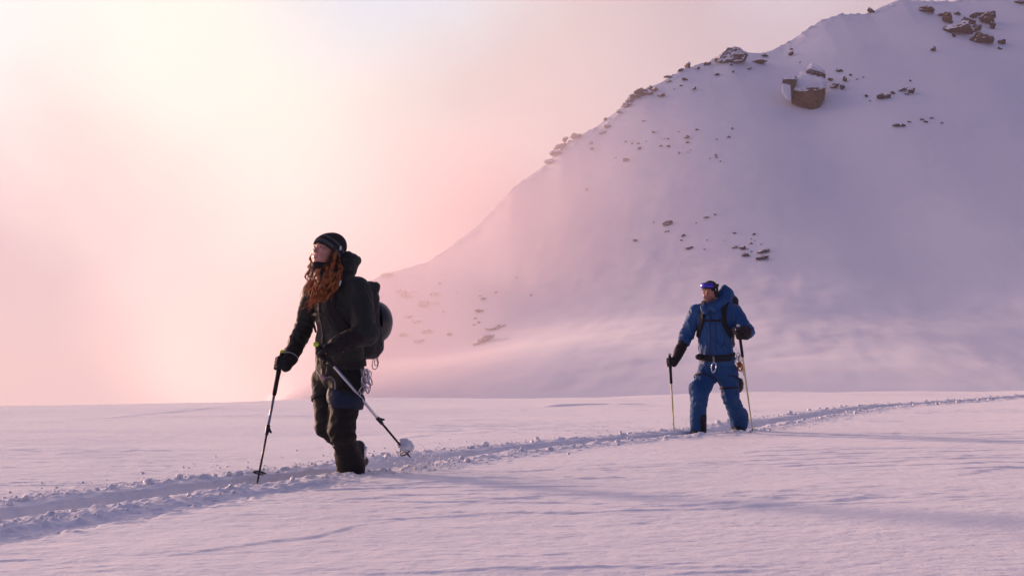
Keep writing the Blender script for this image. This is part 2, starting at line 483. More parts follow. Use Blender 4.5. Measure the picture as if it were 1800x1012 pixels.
CLUSTERS = {
 'sunlit rocks along the lower ridge line': [(1012,239,16,9),(995,244,9,11),(985,257,18,9),(978,268,18,9),(966,283,16,8),(1064,209,5,6),(1067,222,9,7),(1060,232,10,6),(1089,197,9,5),(1102,184,13,8),(1108,176,14,9),(1116,170,17,9),(1127,160,17,19)],
 'rocks along the middle of the ridge line': [(1143,153,9,6),(1151,157,9,9),(1141,164,11,5),(1162,167,10,8),(1173,135,11,5),(1175,143,9,4),(1196,123,9,7),(1210,115,8,12),(1227,120,7,5),(1241,112,12,7),(1269,102,20,12)],
 'stones just below the ridge line': [(1204,139,11,5),(1197,150,6,3),(1221,155,7,6),(1261,131,9,3),(1285,114,6,3),(1289,126,4,3),(1344,98,10,5),(1317,120,7,5),(1390,94,8,8),(1391,86,6,3)],
 'stones scattered high on the slope': [(1040,251,8,7),(1041,261,8,7),(1100,249,7,3),(1111,252,4,4),(1122,252,5,3),(1124,260,7,6),(1100,281,11,8),(1149,232,6,5),(1131,213,8,2),(1031,333,4,8)],
 'dark stones in the middle of the slope': [(1168,244,4,3),(1174,244,4,3),(1161,257,6,4),(1175,257,6,5),(1208,241,10,6),(1209,250,8,4),(1225,228,5,3),(1194,269,3,5),(1287,226,4,3),(1281,241,5,3),(1258,272,4,3),(1259,276,6,3),(1266,284,4,3)],
 'snow-dusted rocks right of great boulder': [(1475,123,11,10),(1460,140,9,8),(1485,139,8,14),(1468,151,15,12),(1481,153,10,12),(1494,132,5,5)],
 'low outcrop right of the great boulder': [(1523,169,6,6),(1548,169,13,14),(1561,169,12,12),(1569,163,9,7),(1586,157,18,4),(1602,159,11,14),(1594,165,8,4),(1600,142,3,4)],
 'short stone row below the low outcrop': [(1576,220,14,8),(1587,220,9,7),(1598,214,7,3),(1621,210,7,5),(1627,214,5,4),(1637,207,9,4),(1655,216,5,2)],
 'dark crags below the summit': [(1630,17,20,12),(1655,26,11,7),(1667,31,11,22),(1689,50,42,19),(1701,36,17,12),(1711,29,9,9),(1722,25,17,6),(1738,32,17,22),(1746,45,9,14),(1717,50,17,14),(1728,66,32,22),(1683,24,11,5),(1676,62,4,7)],
 'small stones around the summit crags': [(1531,18,8,10),(1641,86,6,9),(1762,72,12,11),(1757,85,5,5),(1795,3,14,8)],
 'the stone scatter up left of the man': [(1174,391,15,10),(1116,422,6,4),(1202,413,8,8),(1198,422,4,3),(1210,435,13,6),(1241,381,11,4),(1257,377,5,4),(1243,422,3,3)],
 'the stone pile up right of the man': [(1291,409,7,4),(1325,411,8,4),(1319,428,6,4),(1292,434,10,6),(1306,435,11,9),(1311,447,14,10),(1340,441,21,8),(1348,437,5,4),(1338,453,22,7)],
 'faint rocks in mist beside the backpack': [(681,483,20,9),(702,511,13,8),(715,516,17,18),(727,511,9,5),(765,515,17,9),(748,533,20,16),(766,533,10,6),(719,555,15,8),(731,563,17,9),(752,581,20,8),(737,598,20,8),(709,588,14,10),(773,498,5,5),(791,586,8,10)],
 'faint rocks in mist between the skiers': [(844,545,14,7),(851,524,12,6),(844,520,5,3),(872,513,6,3),(837,559,7,4),(842,566,6,4),(834,570,7,4),(871,574,30,8),(853,594,25,19),(838,604,11,8),(908,487,4,3),(934,518,4,3)],
}
TINY = [('tiny dark stone dotting the upper slope', [(1082,277),(1135,249),(1185,157),(1209,268),(1214,264),(1260,245),(1247,279),(1193,232)]),
        ('tiny dark stone near the stone scatter above the man', [(1170,407),(1174,406),(1149,391),(1224,392),(1238,438),(1273,423),(1320,420),(1326,423),(1338,429),(1314,437),(1321,442)]),
        ('tiny faint stone in the mist on the left flank', [(736,487),(785,484),(803,514),(801,547),(780,548)]),
        ('tiny dark stone on the slope near the great boulder', [(1406,110),(1529,177),(1506,139),(1517,136)])]
_seed = 100
def A_(*v): return np.array(v, float)
def rock(px, py, w, h, label, group, name='rock', m=None):
    global _seed
    _seed += 1
    c = hit_mountain(px, py + h * .3)
    s = c[1] / FPX
    gk = 1.18 if w > 14 else 1.05
    rad = (max(w, 2.2) * s * .56 * gk, max(w, h) * s * .5 + .25, max(h, 2.0) * s * .58)
    V, F = rock_shape(_seed, rad, w > 14)
    if w > 6.5:                                            # larger ones are ledges broken into two or three blocks
        rq = np.random.default_rng(_seed + 900); Vs, Fs = [V * A_(.78, 1, .85) + A_(-rad[0] * .18, 0, 0)], [F]
        for k in range(1 + (w > 11)):
            V2, F2 = rock_shape(_seed * 3 + k, [q * rq.uniform(.35, .62) for q in rad], w > 14)
            Fs.append(F2 + sum(map(len, Vs))); Vs.append(V2 + A_(rad[0] * rq.uniform(.25, .62) * (1 if k == 0 else -1), rad[1] * rq.uniform(-.3, .3), rad[2] * rq.uniform(-.45, .35)))
        V = np.concatenate(Vs); F = np.concatenate(Fs)
    me = mesh_np(name, V, F, [m or (RIDGER if 'ridge' in (group or '') else ROCK if w > 14 else ROCKD)], smooth=False)
    o = link(name, me, label=label, cat='rock', group=group)
    o.location = (c[0], c[1] - rad[1] * .1, c[2] + h * s * .22)
    rr = np.random.default_rng(_seed)
    o.rotation_euler = (rr.uniform(-.12, .12), rr.uniform(-.35, .05), rr.uniform(-.5, .5))
    return o
for cl, pts in CLUSTERS.items():
    ge = 1.35 if 'crags' in cl else 1.22 if 'ridge line' in cl else 1.0
    for k, q in enumerate(sorted(pts)):
        px, py, w, h = q
        shape = 'flat' if w > 2.2 * h else ('upright' if h > w * 1.15 else ('blocky' if w > 9 else 'small'))
        rock(px, py, w * ge, h * ge, f"{shape} rock, {ORD[k]} from left of {cl}", cl)
for lab, pts in TINY:
    for px, py in pts: rock(px, py, 3, 2.4, lab, lab.replace('stone', 'stones'))
# single landmarks
def hull(pts, m, name, sub=3, amp=.12, fr=.8, smooth=False, seed=1, post=0):
    bm = bmesh.new()
    for p in pts: bm.verts.new(tuple(p))
    r = bmesh.ops.convex_hull(bm, input=bm.verts)
    for v in [v for v in bm.verts if not v.link_faces]: bm.verts.remove(v)
    bmesh.ops.triangulate(bm, faces=bm.faces)
    bmesh.ops.subdivide_edges(bm, edges=bm.edges, cuts=2 ** sub - 1, use_grid_fill=True)
    for _ in range(post): bmesh.ops.smooth_vert(bm, verts=bm.verts, factor=.5, use_axis_x=True, use_axis_y=True, use_axis_z=True)
    bm.normal_update()
    V = np.array([v.co[:] for v in bm.verts]); Nn = np.array([v.normal[:] for v in bm.verts])
    a = amp * fbm(V[:, 0] * fr + seed, V[:, 1] * fr, V[:, 2] * fr, 4, .55)
    V = V + Nn * a[:, None]
    bmesh.ops.triangulate(bm, faces=bm.faces)
    F = np.array([[v.index for v in f.verts] for f in bm.faces])
    me = mesh_np(name, V, F, [m], smooth=smooth); bm.free()
    return me
bd = hit_mountain(1421, 195)[1] + 1.2
def pr(lst, d0, d1, back=(0, -6)):
    return [W(x, y, d0) for x, y in lst] + [W(x * .97 + 1421 * .03 + back[0], y + back[1], d1) for x, y in lst]
gb = empty('boulder', W(1421, 178, bd), 'great brown boulder capped with snow, largest rock on the slope', 'boulder')
link('boulder_body', hull([W(*q) for q in [(1392, 160, bd), (1391, 176, bd), (1392, 181, bd - .2), (1428, 195, bd - .8), (1438, 190, bd - .3), (1450, 168, bd + .3), (1450, 152, bd + .6), (1420, 156, bd - .9), (1402, 157, bd - .6), (1436, 156, bd - .7), (1428, 168, bd - 2.0),
     (1394, 150, bd + 4), (1450, 145, bd + 4), (1398, 182, bd + 4), (1448, 176, bd + 4), (1400, 140, bd + 7), (1446, 140, bd + 7), (1420, 170, bd + 7)]], rock_material('boulder_rock', rgb(.095, .050, .024), rgb(.17, .095, .045), 1.25), 'boulder_body', amp=.30, fr=.6, seed=6, smooth=False, post=0), gb)
cap = [W(*q) for q in [(1391, 160, bd - .2), (1394, 150, bd), (1403, 158, bd - .9), (1416, 161, bd - 1.2), (1428, 159, bd - 1.1), (1440, 158, bd - .9), (1451, 154, bd + .3), (1452, 145, bd + 1.2),
        (1396, 136, bd + 4), (1409, 124, bd + 7.5), (1426, 129, bd + 7.5), (1450, 139, bd + 6), (1410, 150, bd + 7.5), (1448, 152, bd + 6)]]
link('snow_cap', hull(cap, FARSNOW, 'snow_cap', amp=.42, fr=1.1, smooth=True, seed=5, post=2), gb)
sb = empty('boulder', W(1434, 131, bd + 6), 'long brown slab topped with snow, just above the great boulder', 'boulder')
link('boulder_body', hull(pr([(1416, 124), (1418, 128), (1434, 137), (1451, 139), (1450, 130), (1440, 125), (1424, 121)], bd + 6.2, bd + 11), ROCK, 'boulder_body', seed=9, amp=.25), sb)
link('snow_cap', hull(pr([(1420, 122), (1427, 116), (1440, 121), (1449, 129), (1440, 127), (1425, 123)], bd + 6.4, bd + 11.5), FARSNOW, 'snow_cap', smooth=True, seed=3, post=2), sb)
lb = empty('boulder', W(1382, 160, bd), 'snow-plastered pillar with a dark rim, left side of the great boulder', 'boulder')
link('boulder_body', hull(pr([(1375, 145), (1377, 140), (1388, 141), (1397, 139), (1401, 143), (1394, 152), (1391, 165), (1389, 177), (1380, 172), (1375, 160)], bd - .8, bd + 3), ROCKD, 'boulder_body', seed=19), lb)
link('snow_cap', hull(pr([(1375, 147), (1390, 150), (1391, 178), (1382, 176), (1375, 163)], bd - 1.3, bd + 2), FARSNOW, 'snow_cap', smooth=True, amp=.1, seed=13, post=2), lb)
rock(1336, 108, 25, 10, 'reddish brown wedge of bare rock standing under the ridge dip', None)
ob = hit_mountain(1284, 108)
o_ = empty('boulder', W(1284, 98, ob[1]), 'snow-covered knob standing on the ridge line left of the dip', 'boulder')
link('boulder_body', hull(pr([(1259, 108), (1268, 96), (1279, 85), (1290, 83), (1298, 84), (1304, 91), (1312, 95), (1305, 108)], ob[1] - 1.5, ob[1] + 3, (0, 2)), rock_material('frosted_rock', rgb(.06, .04, .04), rgb(.11, .08, .07), -.05), 'boulder_body', seed=29, amp=.3), o_)

# ------------------------------------------------------------------ loose snow crumbs along the track and on the field
def lumps(pts, rads, seed, name, m, sub=None, **kw):
    V0, F0 = sub or ICO15; rg = np.random.default_rng(seed)
    n_ = len(pts); k = len(V0)
    V = np.repeat(V0[None], n_, 0) * (1 + .16 * rg.normal(size=(n_, k, 1)).clip(-1.5, 1.5))
    V = V * rads[:, None, None] * rg.uniform(.6, 1.25, (n_, 1, 3)) * np.array([1, 1, .8])
    V = V + pts[:, None, :]
    F = (F0[None] + (np.arange(n_) * k)[:, None, None]).reshape(-1, 3)
    me = mesh_np(name, V.reshape(-1, 3), F, [m], smooth=True)
    return link(name, me, **kw)
def snow_crumbs():
    rg = np.random.default_rng(3)
    P = []; Rr = []
    n_ = 4200
    y = 5.2 * (36 / 5.2) ** rg.uniform(0, 1, n_)
    side = np.where(rg.uniform(size=n_) < .66, -1, 1)
    t = side * (.24 + np.abs(rg.normal(0, .11, n_)) + rg.exponential(.05, n_))
    x = track_x(y) + t * 1.118
    r = rg.exponential(.0042, n_).clip(.002, .030) * (1 + (y - 8).clip(0, 20) * .03)
    far = np.abs(t) > .75; r[far] *= .6
    z = ground_z(x, y) + r * .35
    P.append(np.stack([x, y, z], 1)); Rr.append(r)
    n_ = 260                                              # a few thrown further out on the far side
    y = 6.5 * (20 / 6.5) ** rg.uniform(0, 1, n_); x = track_x(y) - (.5 + rg.exponential(.35, n_)); r = rg.uniform(.003, .010, n_)
    P.append(np.stack([x, y, ground_z(x, y) + r * .4], 1)); Rr.append(r)
    lumps(np.concatenate(P), np.concatenate(Rr), 4, 'snow_crumbs', SNOW, kind='stuff', label='loose crumbs of snow thrown out along both edges of the ski track')
snow_crumbs()
# ------------------------------------------------------------------ sculpting kit: signed distances on a grid, polygonised by surface nets
def A(*v): return np.array(v if len(v) > 1 else v[0], float)
def unit(v): v = np.asarray(v, float); return v / np.linalg.norm(v)
def cap_(a, b, r1, r2, k=0.02, flat=None):
    """tapered limb a->b; flat=(axis, f) squeezes it along axis by f"""
    return ('c', A(a), A(b), r1, r2, k, flat)
def ell_(c, r, k=0.02, M=None, op='+'):
    return ('e', A(c), A(r), op, k, M)
def box_(c, h, rr, k=0.02, M=None, op='+'):
    return ('b', A(c), A(h), rr, k, M, op)
def torus_(c, ax, Rr, r, k=0.02):
    return ('t', A(c), unit(ax), Rr, r, k)
def prim_d(P, s):
    if s[0] == 'c':
        _, a, b, r1, r2, k, flat = s
        ba = b - a; pa = P - a.astype(f32)
        h = np.clip(pa @ ba.astype(f32) / f32(ba @ ba + 1e-12), 0, 1)
        d = pa - h[:, None] * ba.astype(f32)
        if flat is not None:
            ax, f = unit(flat[0]).astype(f32), flat[1]
            q = d @ ax
            l2 = (d * d).sum(1) - q * q + (q / f) ** 2
            return (np.sqrt(np.maximum(l2, 0)) - (r1 + (r2 - r1) * h)) * min(1, f) , k
        return np.sqrt((d * d).sum(1)) - (r1 + (r2 - r1) * h), k
    if s[0] == 'e':
        _, c, r, op, k, M = s
        q = P - c.astype(f32)
        if M is not None: q = q @ np.asarray(M, f32)
        k0 = np.sqrt(((q / r.astype(f32)) ** 2).sum(1)); k1 = np.sqrt(((q / (r * r).astype(f32)) ** 2).sum(1)) + 1e-9
        return k0 * (k0 - 1) / k1, k
    if s[0] == 'b':
        _, c, h, rr, k, M, op = s
        q = P - c.astype(f32)
        if M is not None: q = q @ np.asarray(M, f32)
        q = np.abs(q) - (h - rr).astype(f32)
        return np.sqrt((np.maximum(q, 0) ** 2).sum(1)) + np.minimum(q.max(1), 0) - rr, k
    if s[0] == 't':
        _, c, ax, Rr, r, k = s
        q = P - c.astype(f32); hgt = q @ ax.astype(f32)
        rad = np.sqrt(np.maximum((q * q).sum(1) - hgt * hgt, 0))
        return np.sqrt((rad - Rr) ** 2 + hgt * hgt) - r, k
def op_of(s):
    if s[0] == 'e': return s[3]
    if s[0] == 'b': return s[6]
    return '+'
def sdf(P, prims):
    D_ = None
    for s in prims:
        d, k = prim_d(P, s)
        if D_ is None: D_ = d; continue
        if op_of(s) == '-':
            h = np.clip(.5 - .5 * (D_ + d) / k, 0, 1); D_ = D_ * (1 - h) - d * h + k * h * (1 - h)
        elif op_of(s) == '&':
            D_ = np.maximum(D_, d)
        else:
            h = np.clip(.5 + .5 * (D_ - d) / k, 0, 1); D_ = D_ * (1 - h) + d * h - k * h * (1 - h)
    return D_
def bounds(prims, pad=.03):
    lo = np.full(3, 1e9); hi = -lo
    for s in prims:
        if op_of(s) != '+': continue
        if s[0] == 'c': pts = [s[1] - s[3], s[1] + s[3], s[2] - s[4], s[2] + s[4]]
        elif s[0] == 't': pts = [s[1] - s[3] - s[4], s[1] + s[3] + s[4]]
        elif s[0] == 'e':
            e = s[2] if s[5] is None else np.full(3, s[2].max()); pts = [s[1] - e, s[1] + e]
        else:
            e = s[2] if s[5] is None else np.full(3, np.linalg.norm(s[2])); pts = [s[1] - e, s[1] + e]
        for p in pts: lo = np.minimum(lo, p); hi = np.maximum(hi, p)
    return lo - pad, hi + pad
def axis_coords(lo, hi, h, fine=None, hf=None):
    if fine is None: return np.arange(lo, hi + h, h)
    out = [lo]
    while out[-1] < hi:
        x = out[-1]; d = 0 if fine[0] <= x <= fine[1] else min(abs(x - fine[0]), abs(x - fine[1]))
        out.append(x + min(h, hf + d * .25))
    return np.array(out)
def sculpt(prims, h, fine=None, hf=None, extra=None, lap=1, disp=None):
    lo, hi = bounds(prims)
    ax = [axis_coords(lo[i], hi[i], h, None if fine is None else (fine[0][i], fine[1][i]), hf) for i in range(3)]
    nx, ny, nz = map(len, ax)
    S = np.empty((nx, ny, nz), f32)
    step = max(1, int(400000 / (ny * nz)))
    for i in range(0, nx, step):
        g = np.stack(np.meshgrid(ax[0][i:i + step], ax[1], ax[2], indexing='ij'), -1).reshape(-1, 3).astype(f32)
        d = sdf(g, prims)
        if extra is not None: d = extra(g, d)
        S[i:i + step] = d.reshape(-1, ny, nz)
    S[0] = S[-1] = 1; S[:, 0] = S[:, -1] = 1; S[:, :, 0] = S[:, :, -1] = 1
    ins = S < 0
    cnt = np.zeros((nx - 1, ny - 1, nz - 1), np.int8)
    for a in (0, 1):
        for b in (0, 1):
            for c in (0, 1): cnt += ins[a:nx - 1 + a, b:ny - 1 + b, c:nz - 1 + c]
    act = (cnt > 0) & (cnt < 8)
    idx = np.argwhere(act); vid = -np.ones(act.shape, np.int32); vid[act] = np.arange(len(idx))
    acc = np.zeros((len(idx), 3)); num = np.zeros(len(idx))
    for axis in range(3):
        o1, o2 = [q for q in range(3) if q != axis]
        for u in (0, 1):
            for v in (0, 1):
                a = idx.copy(); a[:, o1] += u; a[:, o2] += v
                b = a.copy(); b[:, axis] += 1
                va = S[a[:, 0], a[:, 1], a[:, 2]]; vb = S[b[:, 0], b[:, 1], b[:, 2]]
                m = (va < 0) != (vb < 0)
                t = np.where(m, va / np.where(m, va - vb, 1), 0)
                p = np.zeros((len(idx), 3)); p[:, o1] = u; p[:, o2] = v; p[:, axis] = t
                acc += p * m[:, None]; num += m
    f = idx + acc / num[:, None]
    V = np.stack([np.interp(f[:, i], np.arange(len(ax[i])), ax[i]) for i in range(3)], 1)
    Fs = []
    for axis in range(3):
        o1, o2 = [(1, 2), (2, 0), (0, 1)][axis]
        sl0 = [slice(None)] * 3; sl1 = [slice(None)] * 3
        sl0[axis] = slice(0, -1); sl1[axis] = slice(1, None)
        A0 = ins[tuple(sl0)]; A1 = ins[tuple(sl1)]
        e = np.argwhere(A0 != A1)
        flip = A0[e[:, 0], e[:, 1], e[:, 2]]
        q = []
        for (u, v) in ((-1, -1), (0, -1), (0, 0), (-1, 0)):
            c = e.copy(); c[:, o1] += u; c[:, o2] += v; q.append(vid[c[:, 0], c[:, 1], c[:, 2]])
        q = np.stack(q, 1)
        q = np.where(flip[:, None], q, q[:, ::-1])
        Fs.append(q[(q >= 0).all(1)])
    F = np.concatenate(Fs)
    def laplace(V, it, w=.5):
        E = np.concatenate([F[:, [0, 1]], F[:, [1, 2]], F[:, [2, 3]], F[:, [3, 0]]])
        dg = np.bincount(E[:, 0], minlength=len(V)) + np.bincount(E[:, 1], minlength=len(V))
        for _ in range(it):
            sm = np.stack([np.bincount(E[:, 0], V[E[:, 1], c], len(V)) + np.bincount(E[:, 1], V[E[:, 0], c], len(V)) for c in range(3)], 1)
            V = V + w * (sm / np.maximum(dg, 1)[:, None] - V)
        return V
    V = laplace(V, lap)
    if disp is not None:
        n1 = V[F[:, 2]] - V[F[:, 0]]; n2 = V[F[:, 3]] - V[F[:, 1]]; fn = np.cross(n1, n2)
        vn = np.zeros_like(V)
        for c in range(4):
            for q in range(3): vn[:, q] += np.bincount(F[:, c], fn[:, q], len(V))
        vn /= np.linalg.norm(vn, axis=1)[:, None] + 1e-12
        V = V + vn * disp(V, vn)[:, None]
    return V, F
def faces_mid(V, F): return V[F].mean(1)
def sculpted(name, prims, h, mats, parent=None, region=None, **kw):
    meta = {k: kw.pop(k) for k in ('label', 'cat', 'group', 'kind') if k in kw}
    V, F = sculpt(prims, h, **kw)
    mi = None
    if region is not None: mi = region(faces_mid(V, F))
    me = mesh_np(name, V, F, mats, True, mi)
    return link(name, me, parent, **meta)
def tube(paths, rads, sides=6, close=True):
    """paths: list of (n,3); rads: list of floats or arrays -> V,F"""
    Vs, Fq, off = [], [], 0
    for p, r in zip(paths, rads):
        p = np.asarray(p, float); n_ = len(p); r = np.broadcast_to(np.asarray(r, float), (n_,))
        t = np.gradient(p, axis=0); t /= np.linalg.norm(t, axis=1)[:, None] + 1e-12
        u = np.cross(t, A(0.3, 0.1, 1.0) if abs(t[0][2]) < .9 else A(1, .2, 0.)); u /= np.linalg.norm(u, axis=1)[:, None] + 1e-12
        w = np.cross(t, u)
        a = np.arange(sides) * 2 * np.pi / sides
        ring = p[:, None] + r[:, None, None] * (np.cos(a)[None, :, None] * u[:, None] + np.sin(a)[None, :, None] * w[:, None])
        Vs.append(ring.reshape(-1, 3))
        i = np.arange(n_ * sides).reshape(n_, sides)
        j = np.roll(i, -1, 1)
        Fq.append(np.stack([i[:-1], j[:-1], j[1:], i[1:]], -1).reshape(-1, 4) + off); off += n_ * sides
        if close:
            for e, q in ((0, p[0]), (n_ - 1, p[-1])):
                Vs.append(q[None]); b = i[e] + off - n_ * sides; nb = np.roll(b, -1)
                tri = np.stack([b, nb, np.full(sides, off), np.full(sides, off)], 1)
                Fq.append(tri if e else tri[:, ::-1]); off += 1
    F = np.concatenate(Fq); V = np.concatenate(Vs)
    deg = (F[:, 2] == F[:, 3]) | (F[:, 0] == F[:, 1])
    tri = F[deg]; tri = np.where((tri[:, 2] == tri[:, 3])[:, None], tri[:, [0, 1, 2]], tri[:, [1, 2, 3]]) if len(tri) else np.zeros((0, 3), int)
    return V, [F[~deg], tri]
def tubes(name, paths, rads, m, parent=None, sides=6, **kw):
    V, F = tube(paths, rads, sides)
    return link(name, mesh_np(name, V, F, [m], True), parent, **kw)
def spline(pts, n_=24):
    """Catmull-Rom through the points"""
    p = np.asarray(pts, float); p = np.vstack([2 * p[0] - p[1], p, 2 * p[-1] - p[-2]])
    out_ = []
    segs = len(p) - 3
    for k in range(segs):
        t = np.linspace(0, 1, max(2, n_ // segs), endpoint=(k == segs - 1))[:, None]
        a, b, c, d = p[k], p[k + 1], p[k + 2], p[k + 3]
        out_.append(.5 * ((2 * b) + (-a + c) * t + (2 * a - 5 * b + 4 * c - d) * t * t + (-a + 3 * b - 3 * c + d) * t ** 3))
    return np.concatenate(out_)
# cloth folds
def folds(amp, freq, stretch=(1, 1, 1), seed=0., sharp=True):
    def f(V, vn):
        q = V * freq * np.array(stretch)
        w = .35 * fbm(V[:, 0] * freq * .5 + seed, V[:, 1] * freq * .5, V[:, 2] * freq * .5, 2)
        n_ = fbm(q[:, 0] + seed + w, q[:, 1] + w, q[:, 2] - w, 3, .5)
        if sharp: n_ = 1 - 2 * np.abs(n_) ** .8
        return amp * n_
    return f
def cloth(name, col, rough=.72, weave=900, var=.25, bump=.0006, spec=.3, stripes=None):
    m, n, b = mat(name)
    P = n.n('ShaderNodeNewGeometry').outputs['Position']
    a = n.noise(P, 9, 4, .6)
    c = n.mix(a, rgb(*[q * (1 - var) for q in col]), rgb(*[q * (1 + var) for q in col]))
    n.put(b.inputs['Base Color'], c); b.inputs['Roughness'].default_value = rough; b.inputs['Specular IOR Level'].default_value = spec
    bn = n.n('ShaderNodeBump'); bn.inputs['Distance'].default_value = bump * 6
    h = n.math('ADD', n.math('MULTIPLY', n.noise(P, weave * .12, 2, .5), .25), n.noise(P, 26, 4, .6, .5))
    n.put(bn.inputs['Height'], h); n.l(bn.outputs[0], b.inputs['Normal'])
    return m
def plain(name, col, rough=.5, metal=0., spec=.5, emis=None):
    m, n, b = mat(name)
    P = n.n('ShaderNodeNewGeometry').outputs['Position']
    c = n.mix(n.noise(P, 60, 3, .5), rgb(*[q * .85 for q in col]), rgb(*[q * 1.12 for q in col]))
    n.put(b.inputs['Base Color'], c); b.inputs['Roughness'].default_value = rough; b.inputs['Metallic'].default_value = metal
    b.inputs['Specular IOR Level'].default_value = spec
    return m
BLACK = cloth('black_fabric', (.012, .012, .014)); BLACKP = plain('black_plastic', (.012, .012, .014), .4)
SILVER = plain('bare_aluminium', (.62, .62, .66), .28, 1.0); GREYM = plain('grey_shaft', (.30, .30, .33), .35, .6)
LIME = plain('lime_plastic', (.62, .72, .06), .45); SKIN = None
def skin_mat(name, col, lip):
    m, n, b = mat(name)
    P = n.n('ShaderNodeNewGeometry').outputs['Position']
    c = n.mix(n.noise(P, 30, 4, .6), rgb(*[q * .88 for q in col]), rgb(*[q * 1.1 for q in col]))
    n.put(b.inputs['Base Color'], c); b.inputs['Roughness'].default_value = .5
    b.inputs['Subsurface Weight'].default_value = .12; b.inputs['Subsurface Radius'].default_value = (.01, .004, .002); b.inputs['Subsurface Scale'].default_value = .6
    return m

def frame(fwd, up=(0, 0, 1)):
    """columns: left, forward, up of a figure whose front is fwd"""
    f = unit(fwd); u = A(up) - f * (A(up) @ f); u = unit(u); l = np.cross(u, f)
    return np.stack([l, f, u], 1)

def head_prims(c, M, s=1.0, jaw=1.0):
    """c head centre, M frame (left, fwd, up); face details in the head's own space"""
    L = lambda x, y, z: A(c) + M @ (A(x, y, z) * s)
    E = lambda p, r, k=.012, op='+': ell_(L(*p), A(r) * s, k * s, M, op)
    return [E((0, -.012, .035), (.076, .094, .085)), E((0, .020, -.030), (.060, .068, .085), .03),
            E((0, .052, -.082), (.034 * jaw, .030, .028), .025),                            # chin
            E((.036, .048, -.048), (.028, .034, .036), .02), E((-.036, .048, -.048), (.028, .034, .036), .02),
            E((.044, .056, -.004), (.022, .022, .018), .018), E((-.044, .056, -.004), (.022, .022, .018), .018),  # cheekbones
            E((0, .076, .030), (.046, .013, .011), .014),                                     # brow
            E((.031, .092, .011), (.017, .014, .011), .008, '-'), E((-.031, .092, .011), (.017, .014, .011), .008, '-'),
            cap_(L(0, .082, .014), L(0, .1005, -.018), .0062 * s, .0085 * s, .008 * s),            # nose
            E((.010, .0915, -.022), (.0065, .008, .006), .006), E((-.010, .0915, -.022), (.0065, .008, .006), .006),
            E((0, .0815, -.047), (.026, .0110, .0058), .006), E((0, .0805, -.0565), (.022, .0118, .0062), .006), # lips
            E((0, .0935, -.0515), (.022, .007, .0014), .003, '-'),
            E((.076, -.006, .000), (.008, .017, .030), .006), E((-.076, -.006, .000), (.008, .017, .030), .006)]
def face_parts(c, M, s, parent, brow_m, iris=(.05, .03, .02), smile=False):
    L = lambda x, y, z: A(c) + M @ (A(x, y, z) * s)
    W_ = plain('eye_white', (.55, .50, .50), .2); I_ = plain('eye_iris', iris, .2)
    for sx in (1, -1):
        V0, F0 = ICO2
        V = V0 * .0112 * s + L(.030 * sx, .0705, .011)
        ctr = L(.030 * sx + .001, .0705 + .0112, .0125)
        mi = (np.linalg.norm(faces_mid(V, F0) - ctr, axis=1) < .0062 * s).astype(int)
        ey = link('eye', mesh_np('eye', V, F0, [W_, I_], True, mi), parent)
        lid = sculpt([E for E in [cap_(L(.017 * sx, .0810, .0150), L(.031 * sx, .0845, .0195), .0028 * s, .0036 * s, .003), cap_(L(.031 * sx, .0845, .0195), L(.046 * sx, .0750, .0155), .0036 * s, .0026 * s, .003)]], .0012)
        link('eyelid', mesh_np('eyelid', *lid, [SKINS[-1]], True), ey)
        br = sculpt([cap_(L(.012 * sx, .0885, .031), L(.032 * sx, .0875, .038), .0034 * s, .0038 * s, .003), cap_(L(.032 * sx, .0875, .038), L(.052 * sx, .070, .033), .0036 * s, .0018 * s, .003)], .0014)
        link('eyebrow', mesh_np('eyebrow', *br, [brow_m], True), parent)
SKINS = []
def gripping_hand(axis_pt, ax, palm, s=1.0, r=.018, flip=1, spread=.023):
    """glove prims closed round a rod: axis_pt on the rod, ax = rod direction (towards the knob), palm = direction from the rod to the palm side"""
    ax = unit(ax); e = unit(A(palm) - ax * (A(palm) @ ax)); f = np.cross(ax, e) * flip
    P = lambda ang, rad, h: A(axis_pt) + (math.cos(ang) * e + math.sin(ang) * f) * rad + ax * h
    pr_ = []
    pr_ += [ell_(P(.25, r + .022 * s, -.004), A(.047, .020, .046) * s, .012, np.stack([ax, e, f], 1))]
    for i in range(4):
        h = (1.5 - i) * spread * s; R_ = r + .0125 * s; rr = (.0125, .0130, .0125, .0108)[i] * s; sh = (0, .1, .05, -.15)[i]
        a0, a1, a2, a3 = P(.95, R_ + .012, h), P(1.95 + sh, R_ + .005, h - .001), P(2.95 + sh, R_, h - .003), P(3.75 + sh, R_ - .001, h - .005)
        pr_ += [cap_(P(.35, R_ + .010, h * .9), a0, rr * 1.1, rr * 1.1, .007), cap_(a0, a1, rr * 1.08, rr, .006), cap_(a1, a2, rr, rr * .95, .004), cap_(a2, a3, rr * .95, rr * .82, .004)]
    t0, t1, t2 = P(-.35, r + .022, .030 * s), P(-1.15, r + .018, .040 * s), P(-2.1, r + .014, .034 * s)
    pr_ += [cap_(P(.1, r + .022, .005), t0, .017 * s, .0155 * s, .010), cap_(t0, t1, .0155 * s, .0145 * s, .005), cap_(t1, t2, .0145 * s, .0115 * s, .004)]
    return pr_, P(.2, r + .030, -.012)

